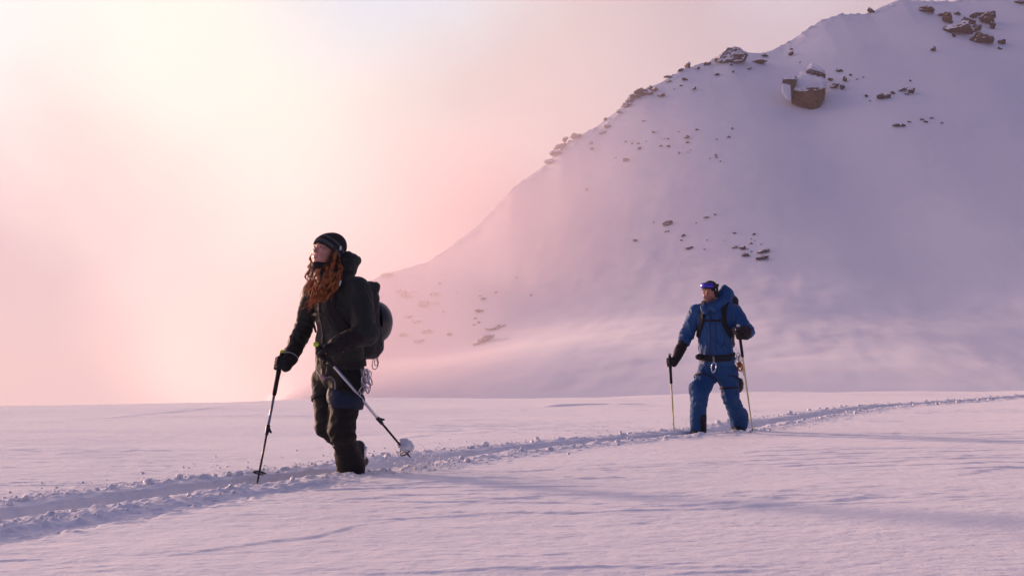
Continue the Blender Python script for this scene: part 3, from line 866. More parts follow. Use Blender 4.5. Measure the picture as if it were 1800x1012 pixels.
def ski_pole(name, knob, tip, grip_px, mats, label, group, basket=True, clamps=(.62,), tipcut=None):
    knob, tip = A(knob), A(tip); d = unit(tip - knob); L = np.linalg.norm(tip - knob)
    root = empty(name, tip, label, 'ski pole', group)
    at = lambda q: knob + d * q
    gr = tubes('grip', [[at(.0), at(.012), at(.03), at(.06), at(.11), at(.135), at(.15), at(grip_px * .6), at(grip_px - .02), at(grip_px)]], [np.array([.014, .0165, .0165, .0150, .0155, .0185, .0165, .0155, .0155, .0125])], mats[0], root, 10)
    sculpted('knob', [ell_(at(-.006), A(.020, .020, .015), .01, frame(A(1, .2, 0) if abs(d[0]) < .9 else A(0, 1, 0), d))], .003, [mats[1]], gr)
    c0 = L * (clamps[0] if clamps else .7)
    us = tubes('upper_shaft', [[at(grip_px - .005), at(c0)]], [.0092], mats[2], root, 10)
    tubes('lower_shaft', [[at(c0 - .01), at(L - .03)]], [.0075], mats[3], root, 10)
    u = unit(np.cross(d, A(0, 1, 0)))
    if clamps: sculpted('clamp', [cap_(at(c0 - .028), at(c0 + .022), .0145, .0125, .004), cap_(at(c0 - .008) + u * .012, at(c0 + .010) + u * .026, .009, .007, .006)], .003, [BLACKP], us)
    tubes('tip', [[at(L - .035), at(L - .012), at(L)]], [np.array([.0065, .005, .002])], BLACKP, root, 8)
    if basket:
        q = at(L - .075)
        ang = np.arange(25) * 2 * np.pi / 24; v = np.cross(d, u)
        ring = q + .042 * (np.cos(ang)[:, None] * u + np.sin(ang)[:, None] * v)
        paths = [ring] + [np.stack([q, q + .042 * (math.cos(a) * u + math.sin(a) * v)]) for a in (0, 1.57, 3.14, 4.71)]
        tubes('basket', paths, [.0045] + [.0035] * 4, BLACKP, root, 6)
    return root
# ------------------------------------------------------------------ the woman, nearer skier
JK = cloth('charcoal_green_shell', (.015, .020, .018), .62, spec=.3)
TR = cloth('dark_olive_trousers', (.0085, .0085, .0078), .68, spec=.25)
KNIT = cloth('black_gauntlet', (.014, .011, .012), .75)
HATD = cloth('knit_dark', (.018, .019, .022), .9, 1500); HATG = cloth('knit_grey', (.075, .082, .088), .9, 1500)
NAVY = cloth('navy_panel', (.008, .018, .045), .6)
def ring_path(c, M, rx, ry, z0=0., tilt=0., n_=40, a0=0, a1=2 * math.pi):
    a = np.linspace(a0, a1, n_)
    return np.stack([A(c) + M @ A(rx * math.cos(q), ry * math.sin(q), z0 + tilt * math.sin(q)) for q in a])
def band(name, path, w, th, m, parent, normal_from=None, **kw):
    """strap: a flat ribbon with thickness following a path; its flat side faces away from normal_from"""
    p = np.asarray(path); t = np.gradient(p, axis=0); t /= np.linalg.norm(t, axis=1)[:, None]
    nn = p - (np.asarray(normal_from) if normal_from is not None else p.mean(0)); nn = nn - t * (nn * t).sum(1)[:, None]; nn /= np.linalg.norm(nn, axis=1)[:, None]
    s = np.cross(t, nn)
    q = np.stack([p - s * w / 2, p + s * w / 2, p + s * w / 2 * .92 + nn * th, p - s * w / 2 * .92 + nn * th], 1)
    n_ = len(p); i = np.arange(n_ * 4).reshape(n_, 4); j = np.roll(i, -1, 1)
    F = [np.stack([i[:-1], i[1:], j[1:], j[:-1]], -1).reshape(-1, 4), np.array([i[0], i[-1][::-1]])]
    return link(name, mesh_np(name, q.reshape(-1, 3), F, [m], False), parent, **kw)

def woman():
    Dw = 9.62
    p = lambda x, y, dy=0.: W(x, y, Dw + dy)
    f = unit(A(-.70, -.714, 0)); M = frame(f); Lf = M[:, 0]
    hf = unit(A(-.66, -.72, .23)); HM = frame(hf, (.04, .02, 1)); hc = p(573.5, 444, -.03)
    root = empty('person', W(612, 850, Dw), 'woman with long red hair in charcoal jacket, nearer skier, smiling upward', 'person')
    skin = skin_mat('skin_woman', (.50, .235, .175), None); lips = plain('lips', (.40, .11, .11), .35); teeth = plain('teeth', (.42, .36, .34), .4)
    SKINS.append(skin)
    sR, eR, wR = p(552, 513, .13), p(530, 584, .12), p(503, 619, .06)
    sL, eL, wL = p(630, 514, -.13), p(642, 585, -.21), p(598, 616, -.37)
    hipR, knR, anR = p(574, 668, .08), p(573, 750, -.06), p(626, 795, .22)
    hipL, knL, anL = p(611, 668, -.07), p(600, 752, -.16), p(616, 830, -.02)
    chest, waist, pelv = p(594, 545), p(597, 610), p(598, 655)
    # ---- body: one continuous surface
    kR = (p(496, 620, -.02), p(452, 850, -.30)); kL = (p(556, 606, -.45), p(722, 804, .20))
    axR, axL = unit(kR[0] - kR[1]), unit(kL[0] - kL[1])
    hR, wrR = gripping_hand(kR[0] - axR * .078, axR, A(1, .25, .35), .96, .0165, flip=-1)
    hL, wrL = gripping_hand(kL[0] - axL * .082, axL, A(.85, .35, .45), .96, .0165, flip=1)
    body = head_prims(hc, HM, 1.0, .9)
    body += [cap_(hc + HM @ A(0, -.02, -.06), p(592, 492, .02), .052, .060, .03), cap_(p(592, 500, .02), chest, .09, .13, .06, (f, .75)), cap_(chest, pelv, .13, .14, .06, (f, .75)),
             cap_(sR, sL, .055, .055, .05), cap_(sR, eR, .045, .038, .03), cap_(eR, wrR, .036, .026, .02), cap_(sL, eL, .045, .038, .03), cap_(eL, wrL, .036, .026, .02),
             ell_(wrR + (kR[0] - axR * .078 - wrR) * .3, A(.03, .03, .03), .02), ell_(wrL + (kL[0] - axL * .082 - wrL) * .3, A(.03, .03, .03), .02),
             cap_(hipR, knR, .06, .04, .04), cap_(knR, anR, .04, .034, .02), cap_(hipL, knL, .06, .04, .04), cap_(knL, anL, .04, .034, .02)]
    def reg(c):
        q = (c - hc) @ HM
        lipm = (np.abs(q[:, 0]) < .026) & (q[:, 1] > .078) & (q[:, 2] > -.0655) & (q[:, 2] < -.0415) & (q[:, 2] < -.0415)
        tee = lipm & (np.abs(q[:, 0]) < .018) & (np.abs(q[:, 2] + .0515 - .4 * q[:, 0] ** 2 * 8) < .0036)
        return np.where(tee, 2, np.where(lipm, 1, 0))
    sculpted('body', body, .02, [skin, lips, teeth], root, region=reg, fine=(hc - .125, hc + .125), hf=.0026, lap=1)
    face_parts(hc, HM, 1.0, root, plain('brow_brown', (.035, .018, .012), .8), (.06, .035, .02))
    # ---- beanie
    nb = unit(HM @ A(0, -.52, 1.0)); pb = hc + HM @ A(0, .0, .000)
    def cut(g, d): return np.maximum(d, -((g - pb.astype(f32)) @ nb.astype(f32)))
    H = lambda x, y, z: hc + HM @ A(x, y, z)
    def hatreg(c):
        h = (c - pb) @ nb
        return ((np.abs(h - .016) < .011) | (np.abs(h - .062) < .008)).astype(int)
    def hdisp(V, vn):
        q = (V - pb) @ HM; ang = np.arctan2(q[:, 0], q[:, 1]); h = (V - pb) @ nb
        return .0012 * np.sin(ang * 60) * (h < .042) + .0016 * (h < .036)
    hat = sculpted('beanie', [ell_(H(0, -.012, .030), A(.092, .112, .106), .02, HM), ell_(H(0, -.062, .085), A(.072, .068, .062), .05, HM), ell_(H(0, -.09, .035), A(.06, .04, .07), .04, HM)], .0035,
             [HATD, HATG], root, region=hatreg, extra=cut, lap=2, disp=hdisp)
    lp = H(.0905, -.040, .040); 
    sculpted('hat_tag', [box_(lp, A(.0025, .0085, .014), .0015, .001, HM)], .0015, [plain('tag_white', (.62, .64, .66), .6)], hat)
    # ---- hair: wavy locks over the front of the jacket plus thin wisps on the far side
    rg = np.random.default_rng(11)
    def hair_mat(nm, a, b):
        m, n, bs = mat(nm)
        P = n.n('ShaderNodeNewGeometry').outputs['Position']
        n.put(bs.inputs['Base Color'], n.mix(n.smooth(n.noise(P, 34, 5, .7), .35, .65), rgb(*a), rgb(*b)))
        bs.inputs['Roughness'].default_value = .42; bs.inputs['Specular IOR Level'].default_value = .45
        return m
    HAIR = hair_mat('copper_hair', (.18, .045, .010), (.66, .22, .05)); HAIRD = hair_mat('brown_hair', (.020, .010, .006), (.085, .032, .014))
    paths, rads, dark = [], [], []
    def lock(ctrl, n_, sp0, sp1, r, wav=.008, seed=0, length=(0.8, 1.0)):
        c = spline(ctrl, 40); t = np.linspace(0, 1, len(c))[:, None]
        nl = max(2, n_ // 9)
        for j in range(nl):
            oj = rg.normal(size=3); oj /= max(1., np.linalg.norm(oj) / 1.6); oj = oj * A(1, .5, .35)
            phj = rg.uniform(0, 6.28); fj = rg.uniform(12, 17); am = wav * rg.uniform(.8, 1.5); Lj = rg.uniform(*length)
            base = c + oj * (sp0 + (sp1 - sp0) * np.sin(t * 2.0))
            base = base + np.concatenate([np.sin(t * fj + phj) * am, np.cos(t * fj * .9 + phj) * am * .6, np.sin(t * fj * 1.1 + phj * 2) * am * .25], 1) * np.clip(t * 2.5, .1, 1)
            for k in range(14):
                o = rg.normal(size=3) * A(.0042, .0034, .0026) * (1 + .25 * (sp1 > .02)); ph = phj + rg.normal(0, .35)
                q = base + o * (1.25 - .85 * t ** 2) + np.concatenate([np.sin(t * fj * 1.7 + ph), np.cos(t * fj * 1.5 + ph), 0 * t], 1) * .0022 * t
                m_ = int(len(c) * Lj * rg.uniform(.9, 1)); q = q[:m_]
                rr = r * .62 * rg.uniform(.6, 1.25) * (1 - np.linspace(0, 1, m_) ** 3 * .85)
                yield q, rr
    specs = [  # control points, strands, spread at root, spread at tip, radius, colour
        ([p(594, 450, .0), p(598, 468, -.05), p(585, 490, -.15), p(568, 515, -.20), p(552, 534, -.215), p(535, 544, -.215)], 46, .010, .020, .0031, 1),
        ([p(590, 452, .0), p(590, 470, -.07), p(577, 490, -.165), p(566, 508, -.20), p(560, 525, -.215), p(545, 538, -.22)], 46, .010, .019, .0031, 1),
        ([p(586, 458, -.05), p(576, 474, -.12), p(566, 490, -.19), p(560, 505, -.21), p(555, 520, -.22), p(546, 532, -.225)], 34, .010, .020, .0029, 1),
        ([p(592, 455, -.02), p(597, 475, -.10), p(592, 497, -.18), p(580, 517, -.20), p(570, 530, -.20)], 30, .010, .018, .0031, 1),
        ([p(560, 474, -.14), p(558, 486, -.19), p(556, 500, -.20), p(549, 515, -.20), p(543, 530, -.20)], 18, .008, .014, .0026, 1),
        ([p(549, 462, .02), p(545, 474, .00), p(541, 486, -.02), p(543, 497, -.04), p(540, 509, -.05), p(536, 516, -.06)], 9, .004, .008, .0024, 1),
        ([p(550, 468, .0), p(548, 480, -.06), p(547, 493, -.10), p(542, 506, -.12), p(537, 522, -.13)], 7, .004, .009, .0022, 1),
        ([H(.088, .012, .03), H(.092, .018, -.03), H(.080, .034, -.09), H(.062, .05, -.14), p(576, 490, -.17)], 42, .008, .010, .003, 0),
        ([H(.090, .002, .01), H(.096, .0, -.06), H(.086, .02, -.12), p(584, 482, -.15), p(574, 498, -.19)], 42, .008, .013, .003, 1),
        ([H(-.082, .03, .02), H(-.080, .045, -.05), H(-.062, .055, -.11), p(552, 486, -.12)], 18, .006, .010, .0026, 1),
        ([p(597, 448, -.01), p(600, 460, -.04), p(597, 474, -.08), p(590, 486, -.12)], 26, .011, .014, .003, 0)]
    hp, hr_, dp, dr_ = [], [], [], []
    for ctrl, n_, a, b, r, col in specs:
        for q, rr in lock(ctrl, n_, a, b, r):
            (hp if col else dp).append(q); (hr_ if col else dr_).append(rr)
    for k in range(45):                                    # loose flyaway strands
        ct = specs[rg.integers(0, 7)][0]; c = spline(ct, 40); t = np.linspace(0, 1, len(c))[:, None]
        q = c + rg.normal(size=3) * A(.014, .009, .006) * (.4 + t) + np.concatenate([np.sin(t * rg.uniform(9, 16) + rg.uniform(0, 6)), np.cos(t * rg.uniform(9, 14)), 0 * t], 1) * .009 * t
        hp.append(q); hr_.append(.0009 * np.ones(len(q)))
    V1, F1 = tube(hp, hr_, 5); V2, F2 = tube(dp, dr_, 5)
    und = sculpt([cap_(p(594, 455, .0), p(590, 475, -.06), .022, .030, .02), cap_(p(590, 475, -.06), p(570, 505, -.165), .028, .030, .02), cap_(p(570, 505, -.165), p(550, 533, -.19), .028, .010, .02)], .008)
    o1 = len(V1); o2 = o1 + len(V2)
    Va = np.concatenate([V1, V2, und[0]])
    F4 = np.concatenate([F1[0], F2[0] + o1, und[1] + o2]); F3 = np.concatenate([F1[1], F2[1] + o1])
    mi = np.concatenate([np.zeros(len(F1[0])), np.ones(len(F2[0])), np.ones(len(und[1])), np.zeros(len(F1[1])), np.ones(len(F2[1]))])
    link('hair', mesh_np('hair', Va, [F4, F3], [HAIR, HAIRD], True, mi), root)
    sculpted('neck_warmer', [cap_(hc + HM @ A(0, .025, -.100), p(588, 497, -.02), .056, .078, .03), ell_(hc + HM @ A(0, .045, -.105), A(.045, .045, .020), .02, HM)], .006, [BLACK], root, lap=2, disp=folds(.003, 20, (.6, .6, 2.), 3.))
    # ---- jacket
    jk = [cap_(p(594, 522, .0), waist, .185, .175, .05, (f, .66)), cap_(waist, p(597, 646, .0), .175, .195, .05, (f, .70)),
          ell_(p(592, 540, .0) + f * .045, A(.15, .10, .15), .06, M),                          # chest
          cap_(p(557, 509, .13), p(626, 508, -.12), .066, .072, .06), cap_(p(592, 496, .03), p(592, 515, .02), .085, .12, .05),
          cap_(sR, eR, .072, .062, .03), cap_(eR, eR + (wrR - eR) * .30, .060, .058, .02),
          cap_(sL, eL, .086, .076, .035), cap_(eL, eL + (wrL - eL) * .22, .074, .068, .02),
          ell_(eL + A(.01, 0, -.01), A(.075, .07, .065), .03)]
    collar = [torus_(p(581, 477, -.05), unit(A(-.3, -.35, 1)), .062, .020, .02), torus_(p(587, 484, -.02), unit(A(-.15, -.25, 1)), .070, .026, .02), torus_(p(588, 490, -.01), unit(A(-.1, -.2, 1)), .085, .030, .03)]
    fd1 = folds(.0075, 6.0, (1.3, 1.3, .7), 3.); fd2 = folds(.0018, 14, (1, 1, 1.4), 9.)
    zc = lambda t: p(578, 500, 0) + (p(577, 640, 0) - p(578, 500, 0)) * t
    def jdisp(V, vn):
        d = fd1(V, vn) + fd2(V, vn)
        # centre front zip: a raised placket
        q = (V - waist) @ M
        pl = np.exp(-((q[:, 0] + .012) / .011) ** 2) * (q[:, 1] > .03)
        dd = np.linalg.norm(V - eL, axis=1); d = d + .005 * np.exp(-(dd / .1) ** 2) * np.sin((V - eL) @ unit(eL - sL) * 150 + V[:, 0] * 20)
        dd = np.linalg.norm(V - eR, axis=1); d = d + .004 * np.exp(-(dd / .1) ** 2) * np.sin((V - eR) @ unit(eR - sR) * 150)
        return d + .005 * pl
    jo = sculpted('jacket', jk + collar, .0085, [JK, BLACK], root, lap=2, disp=jdisp)
    # the zips
    def on_front(u, z, pad=.0):  # point on the jacket front: u metres to her left, height z
        o = A(waist) + M @ A(u, 0, 0); o[2] = z
        rr = np.arange(.30, .02, -.004); g = (o[None] + rr[:, None] * f[None]).astype(f32)
        d = sdf(g, jk + collar); i = np.argmax(d < 0); return o + f * (rr[i] + pad)
    zz = np.linspace(p(0, 500)[2], p(0, 648)[2], 26)
    band('zip', [on_front(-.012, z, .010) for z in zz], .012, .004, BLACKP, jo, normal_from=A(waist) - f * 3)
    zz = np.linspace(p(0, 540)[2], p(0, 565)[2], 8)
    band('pocket_zip', [on_front(.075 - (z - zz[0]) * .12, z, .008) for z in zz], .010, .003, BLACKP, jo, normal_from=A(waist) - f * 3)
    # lowered hood bunched behind the head
    hood = [ell_(p(611, 470, .03), A(.060, .085, .075), .04), ell_(p(618, 456, .05), A(.050, .075, .048), .02), cap_(p(603, 484, -.03), p(612, 462, .02), .045, .055, .04), cap_(p(606, 447, .02), p(626, 458, .06), .026, .030, .015), cap_(p(598, 492, -.05), p(606, 470, -.05), .040, .034, .03)]
    sculpted('hood', hood, .0065, [JK], root, lap=2, disp=folds(.007, 14, (1, 1, 1), 21.))
    # ---- black gauntlet sleeves and gloves
    for nm, e, w, hand, wr, ry in (('R', eR, wR, hR, wrR, .055), ('L', eL, wL, hL, wrL, .066)):
        v = wr - e
        sl = [cap_(e + v * .12, e + v * .62, ry * 1.02, ry * .86, .03), cap_(e + v * .5, e + v * .80, ry * .93, ry * .86, .02)]
        sculpted('sleeve_gauntlet', sl, .0065, [KNIT], root, lap=2, disp=lambda V, vn, e=e, v=v: .0032 * np.sin(((V - e) @ unit(v)) * 120 + 9 * pn(V[:, 0] * 9, V[:, 1] * 9, V[:, 2] * 9)) + folds(.005, 13, (1, 1, 1), 5.)(V, vn))
        glv = sculpted('glove', hand + [cap_(wr, e + v * .72, .036, .050, .02)], .0042, [BLACK], root, lap=1, disp=folds(.0014, 40, (1, 1, 1), 2.))
        cq = e + v * .74; band('cuff_piping', ring_path(cq, frame(unit(A(-v[1], v[0], 0)), v), .0535, .0535), .005, .003, plain('piping_grey', (.35, .36, .40), .5), glv, normal_from=cq)
    v = unit(wrL - eL); out_n = unit(np.cross(v, A(0, 0, 1)))
    if out_n[1] > 0: out_n = -out_n
    lg = eL + (wrL - eL) * .60 + out_n * .0575 + A(0, 0, .004)
    sculpted('glove_logo', [box_(lg, A(.010, .019, .0035), .003, .001, np.stack([v, np.cross(out_n, v), out_n], 1))], .0025, [plain('logo_grey', (.42, .44, .52), .4)], glv)
    # ---- trousers
    tr = [ell_(p(600, 658, .0), A(.175, .125, .12), .05, M), cap_(hipL, knL, .118, .084, .05), cap_(knL, anL + A(0, 0, .04), .080, .084, .03), cap_(anL + A(0, 0, .10), anL, .085, .091, .03),
          cap_(hipR, knR, .100, .070, .05), cap_(knR, anR, .068, .060, .03), ell_(knL + A(0.01, -.02, -.05), A(.084, .076, .05), .03)]
    def tdisp(V, vn):
        d = folds(.0055, 4.6, (1.4, 1.4, 1.3), 31.)(V, vn) + folds(.0016, 15, (1, 1, 1.5), 37.)(V, vn)
        for k_, a_ in ((knL, .0075), (knR, .004)):
            dd = np.linalg.norm(V - (k_ + A(.02, 0, -.055)), axis=1); d = d + a_ * np.exp(-(dd / .11) ** 2) * np.sin(V[:, 2] * 95 - V[:, 0] * 50 + 3.5 * pn(V[:, 0] * 8, V[:, 1] * 8, V[:, 2] * 8))
        return d
    sculpted('trousers', tr, .009, [TR], root, lap=2, disp=tdisp)
    el = ell_(p(623, 694, -.12), A(.135, .25, .10), .01, frame(f, (0, 0, 1)))
    def pcut(g, d): return np.maximum(np.maximum(d, prim_d(g, el)[0]), (g[:, 2] - f32(p(0, 684)[2]) + (g[:, 0] - f32(p(600, 0)[0])) * .30))
    sculpted('thigh_panel', [cap_(hipL, knL, .140, .118, .05)], .0075, [NAVY], root, extra=pcut, lap=2, disp=folds(.003, 12, seed=3.))
    # harness: waist belt, leg loops, belay loop
    HB = cloth('harness_webbing', (.016, .016, .018), .8)
    hb_ = band('harness_belt', ring_path(p(599, 652), M, .182, .133, 0, -.012), .036, .006, HB, root, normal_from=p(599, 652))
    band('leg_loop', ring_path(hipL + (knL - hipL) * .34, frame(f, hipL - knL), .118, .116, 0, .03), .028, .007, HB, root, normal_from=hipL + (knL - hipL) * .34)
    band('leg_loop', ring_path(hipR + (knR - hipR) * .36, frame(f, hipR - knR), .098, .096, 0, .01), .026, .007, HB, root, normal_from=hipR + (knR - hipR) * .36)
    bp = p(572, 655, -.17)
    tubes('belay_loop', [spline([p(557, 652, -.10), p(563, 660, -.16), p(572, 664, -.2), p(581, 662, -.20), p(589, 672, -.20), p(588, 690, -.2)], 24)], [.0055], plain('webbing_grey', (.20, .19, .20), .6), hb_)
    sculpted('harness_tag', [cap_(p(565, 661, -.2), p(569, 665, -.2), .014, .012, .01)], .003, [plain('tag_pink', (.45, .27, .27), .6)], hb_)
    # boots
    BT = plain('boot_black', (.014, .014, .016), .45)
    fw = unit(A(-.55, -.83, 0))
    for an, up_ in ((anL + A(0, 0, -.055), 0.), (anR + A(.015, .02, -.02), 1.)):
        toe = an + fw * .17 + A(0, 0, -.075 if not up_ else -.15); heel = an - fw * .055 + A(0, 0, -.075 if not up_ else -.045)
        b_ = [cap_(an + A(0, 0, .07), an, .055, .055, .03), cap_(heel, toe, .045, .042, .03), cap_(an, toe, .05, .036, .03)]
        if up_: b_ = [cap_(an + A(0, 0, .06), an, .045, .042, .03), cap_(heel, toe, .036, .034, .03), cap_(an, toe, .040, .03, .03)]
        sculpted('boot', b_, .008, [BT], root, lap=1)
    hb = anR + A(.058, .0, .008)
    sculpted('boot_buckle', [ell_(hb, A(.014, .03, .034), .01), cap_(hb + A(.006, 0, .026), hb + A(.0, 0, -.04), .012, .010, .01)], .004, [SILVER], root)
    # ---- backpack
    bk = empty('backpack', p(640, 620, .2), "black rucksack worn on the red-haired woman's back, cord loops beneath", 'backpack')
    B = lambda x, y, z: A(chest) + M @ A(x, y, z)
    PK = cloth('pack_black', (.011, .012, .013), .6, spec=.4)
    sculpted('pack_body', [box_(B(0, -.195, -.08), A(.140, .080, .230), .06, .05, M), box_(B(0, -.215, -.21), A(.145, .095, .105), .07, .06, M)], .009, [PK], bk, lap=2, disp=folds(.007, 9, seed=41.))
    sculpted('pack_lid', [box_(B(0, -.200, .155), A(.120, .088, .042), .035, .03, M)], .0075, [PK], bk, lap=2, disp=folds(.006, 12, seed=43.))
    q0 = B(.02, -.285, .105)
    tubes('buckle_strap', [spline([q0, q0 + A(.02, .0, -.012), q0 + A(.030, 0, -.006), q0 + A(.02, 0, -.04), q0 + A(-.01, 0, -.05)], 20)], [.0055], BLACKP, bk)
    sf = lambda pts, pad=.012: None
    # shoulder straps lie on the jacket: march outwards to its surface
    def lay(u, yf, z, dirv, pad=.006):
        o = A(chest) + M @ A(u, yf, 0); o[2] = z; dv = unit(dirv)
        rr = np.arange(.32, .0, -.004); g = (o[None] + rr[:, None] * dv[None]).astype(f32); d = sdf(g, jk); i = np.argmax(d < .003)
        return o + dv * (rr[i] + pad)
    zc0 = chest[2]
    for sx in (1, -1):
        pts = [lay(.10 * sx, -.08, zc0, A(0, 0, 1) - f * .35), lay(.095 * sx, -.02, zc0, A(0, 0, 1)), lay(.09 * sx, .02, zc0, A(0, 0, 1) + f * .5)]
        for dz in (.06, .02, -.03, -.08, -.13): pts.append(lay(.095 * sx + (.0 if dz > -.05 else (-.05 - dz) * .55 * sx), 0, zc0 + dz, f + Lf * sx * (.05 + max(0, -dz) * 2.2)))
        band('shoulder_strap', spline(pts, 40), .062, .012, BLACK, bk, normal_from=chest)
    band('sternum_strap', spline([lay(x, 0, zc0 - .03, f, .012) for x in (-.09, -.03, .03, .09)], 16), .018, .005, BLACK, bk, normal_from=chest)
    w0 = p(600, 640)
    band('hip_belt', ring_path(w0, M, .186, .138, 0, -.02), .048, .009, BLACK, bk, normal_from=w0)
    sculpted('strap_adjuster', [cap_(p(599, 494, -.19), p(597, 501, -.20), .0055, .0055, .003)], .002, [plain('adjuster_white', (.6, .6, .62), .4)], bk)
    c0 = B(.06, -.27, -.30)
    for k, (dx, hgt, wd) in enumerate(((0, .10, .026), (.012, .075, .018))):
        tubes('cord_loop', [spline([c0 + A(dx, 0, .03), c0 + A(dx - .004, 0, -.02), c0 + A(dx + wd * -.5, 0, -hgt * .8), c0 + A(dx + .005, 0, -hgt), c0 + A(dx + wd, 0, -hgt * .75), c0 + A(dx + wd * .6, 0, -.02), c0 + A(dx + .01, 0, .03)], 30)], [.0032], plain('cord_mauve', (.10, .055, .075), .6), bk)
    # helmet strapped on the pack
    hl = empty('helmet', B(.03, -.36, -.05), "black climbing helmet strapped to the back of the woman's rucksack", 'helmet')
    hcn = B(.01, -.320, -.075)
    HPL = plain('helmet_shell', (.012, .014, .018), .28, spec=.6)
    HMx = frame(-f, (0, 0, 1))
    def hcut(g, d): return np.maximum(d, -((g - hcn.astype(f32)) @ (-f).astype(f32) + .03))
    sculpted('helmet_shell', [ell_(hcn, A(.118, .125, .148), .02, HMx), ell_(hcn, A(.098, .105, .128), .006, HMx, '-')], .005, [HPL], hl, extra=hcut, lap=1)
    for sx in (-1, 0, 1):
        a = np.linspace(-1.15, 1.15, 24)
        rib = np.stack([hcn + HMx @ A(.05 * sx, .119 * math.cos(t) * (1 - .10 * abs(sx)), .141 * math.sin(t) * (1 - .10 * abs(sx))) for t in a])
        band('helmet_rib', rib, .013, .006, HPL, hl, normal_from=hcn)
    sculpted('helmet_pad', [ell_(hcn + f * .01, A(.09, .05, .115), .02, HMx)], .009, [BLACK], hl)
    tubes('chin_strap', [spline([hcn + HMx @ A(-.09, 0, .04), hcn + HMx @ A(-.06, -.05, -.10), hcn + HMx @ A(0, -.03, -.17), hcn + HMx @ A(.05, .02, -.13)], 20)], [.004], BLACK, hl)
    # ---- carabiners racked on the left hip
    rg = np.random.default_rng(5)
    def carabiner(c, M3, s, label, group, m=SILVER):
        root_ = empty('carabiner', c, label, 'carabiner', group)
        a = np.linspace(0, 2 * np.pi, 25)
        pts = np.stack([A(c) + M3 @ (A(math.cos(t) * .024 * (1 + .25 * math.sin(t)), 0, math.sin(t) * .048) * s) for t in a])
        k0 = 15
        tubes('carabiner_body', [np.concatenate([pts[-5:], pts[1:k0 + 5]])], [.0048 * s], m, root_, 6)
        tubes('gate', [np.stack([pts[k0 + 4], pts[-5]])], [.0038 * s], m, root_, 6)
        return root_
    ci = 0
    for k in range(14):
        x = rg.uniform(625, 652); y = rg.uniform(658, 686)
        th = rg.uniform(-.9, .9); yw = rg.uniform(-1.1, 1.1)
        M3 = np.array((Euler((0, th, 0)).to_matrix().to_4x4() @ Euler((0, 0, yw)).to_matrix().to_4x4()).to_3x3())
        carabiner(p(x, y, rg.uniform(-.22, -.06)), M3, rg.uniform(.7, .95), "silver carabiner in the jumbled bundle on the woman's left hip", "carabiners racked on the woman's hip", SILVER if k % 3 else GREYM)
    for k, (x, y) in enumerate(((636, 655), (646, 660), (640, 668))):
        q = p(x, y, -.15); pts = spline([p(x - 2, 648, -.13), q, p(x + 3, y + 14, -.16)], 12)
        band('sling', pts, .012, .003, plain('sling_white', (.30, .28, .32), .7), root, normal_from=p(610, 660, 0))
    globals()['carabiner'] = carabiner
    # ---- poles
    ski_pole('ski_pole', kR[0], kR[1], .30, (BLACK, LIME, GREYM, plain('shaft_bronze', (.09, .06, .055), .4, .5)), "dark pole with lime knob planted ahead in the woman's right hand", None, clamps=(.60,))
    ski_pole('ski_pole', kL[0], kL[1], .20, (BLACK, LIME, SILVER, plain('shaft_dark', (.035, .030, .034), .4, .4)), "silver-topped pole trailing from the woman's left hand, basket full of snow", None, clamps=(.66,))
    # snow thrown up round the basket
    bq = kL[1] + (kL[0] - kL[1]) * (.075 / np.linalg.norm(kL[1] - kL[0])); 
    cl = sculpt([ell_(bq + A(.0, .0, .035), A(.046, .048, .046), .02), ell_(bq + A(.020, .01, .02), A(.040, .04, .038), .02), ell_(bq + A(-.02, 0, .050), A(.032, .03, .036), .02)], .004, lap=1, disp=lambda V, vn: .007 * fbm(V[:, 0] * 30, V[:, 1] * 30, V[:, 2] * 30, 4, .6))
    link('snow_clump', mesh_np('snow_clump', *cl, [SNOW], True), label="lump of snow lifted on the basket of the woman's trailing pole", cat='snow clump')
    n_ = 420; rg = np.random.default_rng(8)
    c = kL[1] + A(.02, 0.02, -.03)
    pts = c + rg.normal(size=(n_, 3)) * A(.13, .14, .035) + A(.05, .05, 0); pts[:, 2] = np.maximum(pts[:, 2], ground_z(pts[:, 0], pts[:, 1]) + .004)
    lumps(pts, rg.exponential(.0032, n_).clip(.0012, .013), 9, 'snow_spray', SNOW, kind='stuff', label="spray of snow grains kicked up under the woman's trailing pole tip")
woman()
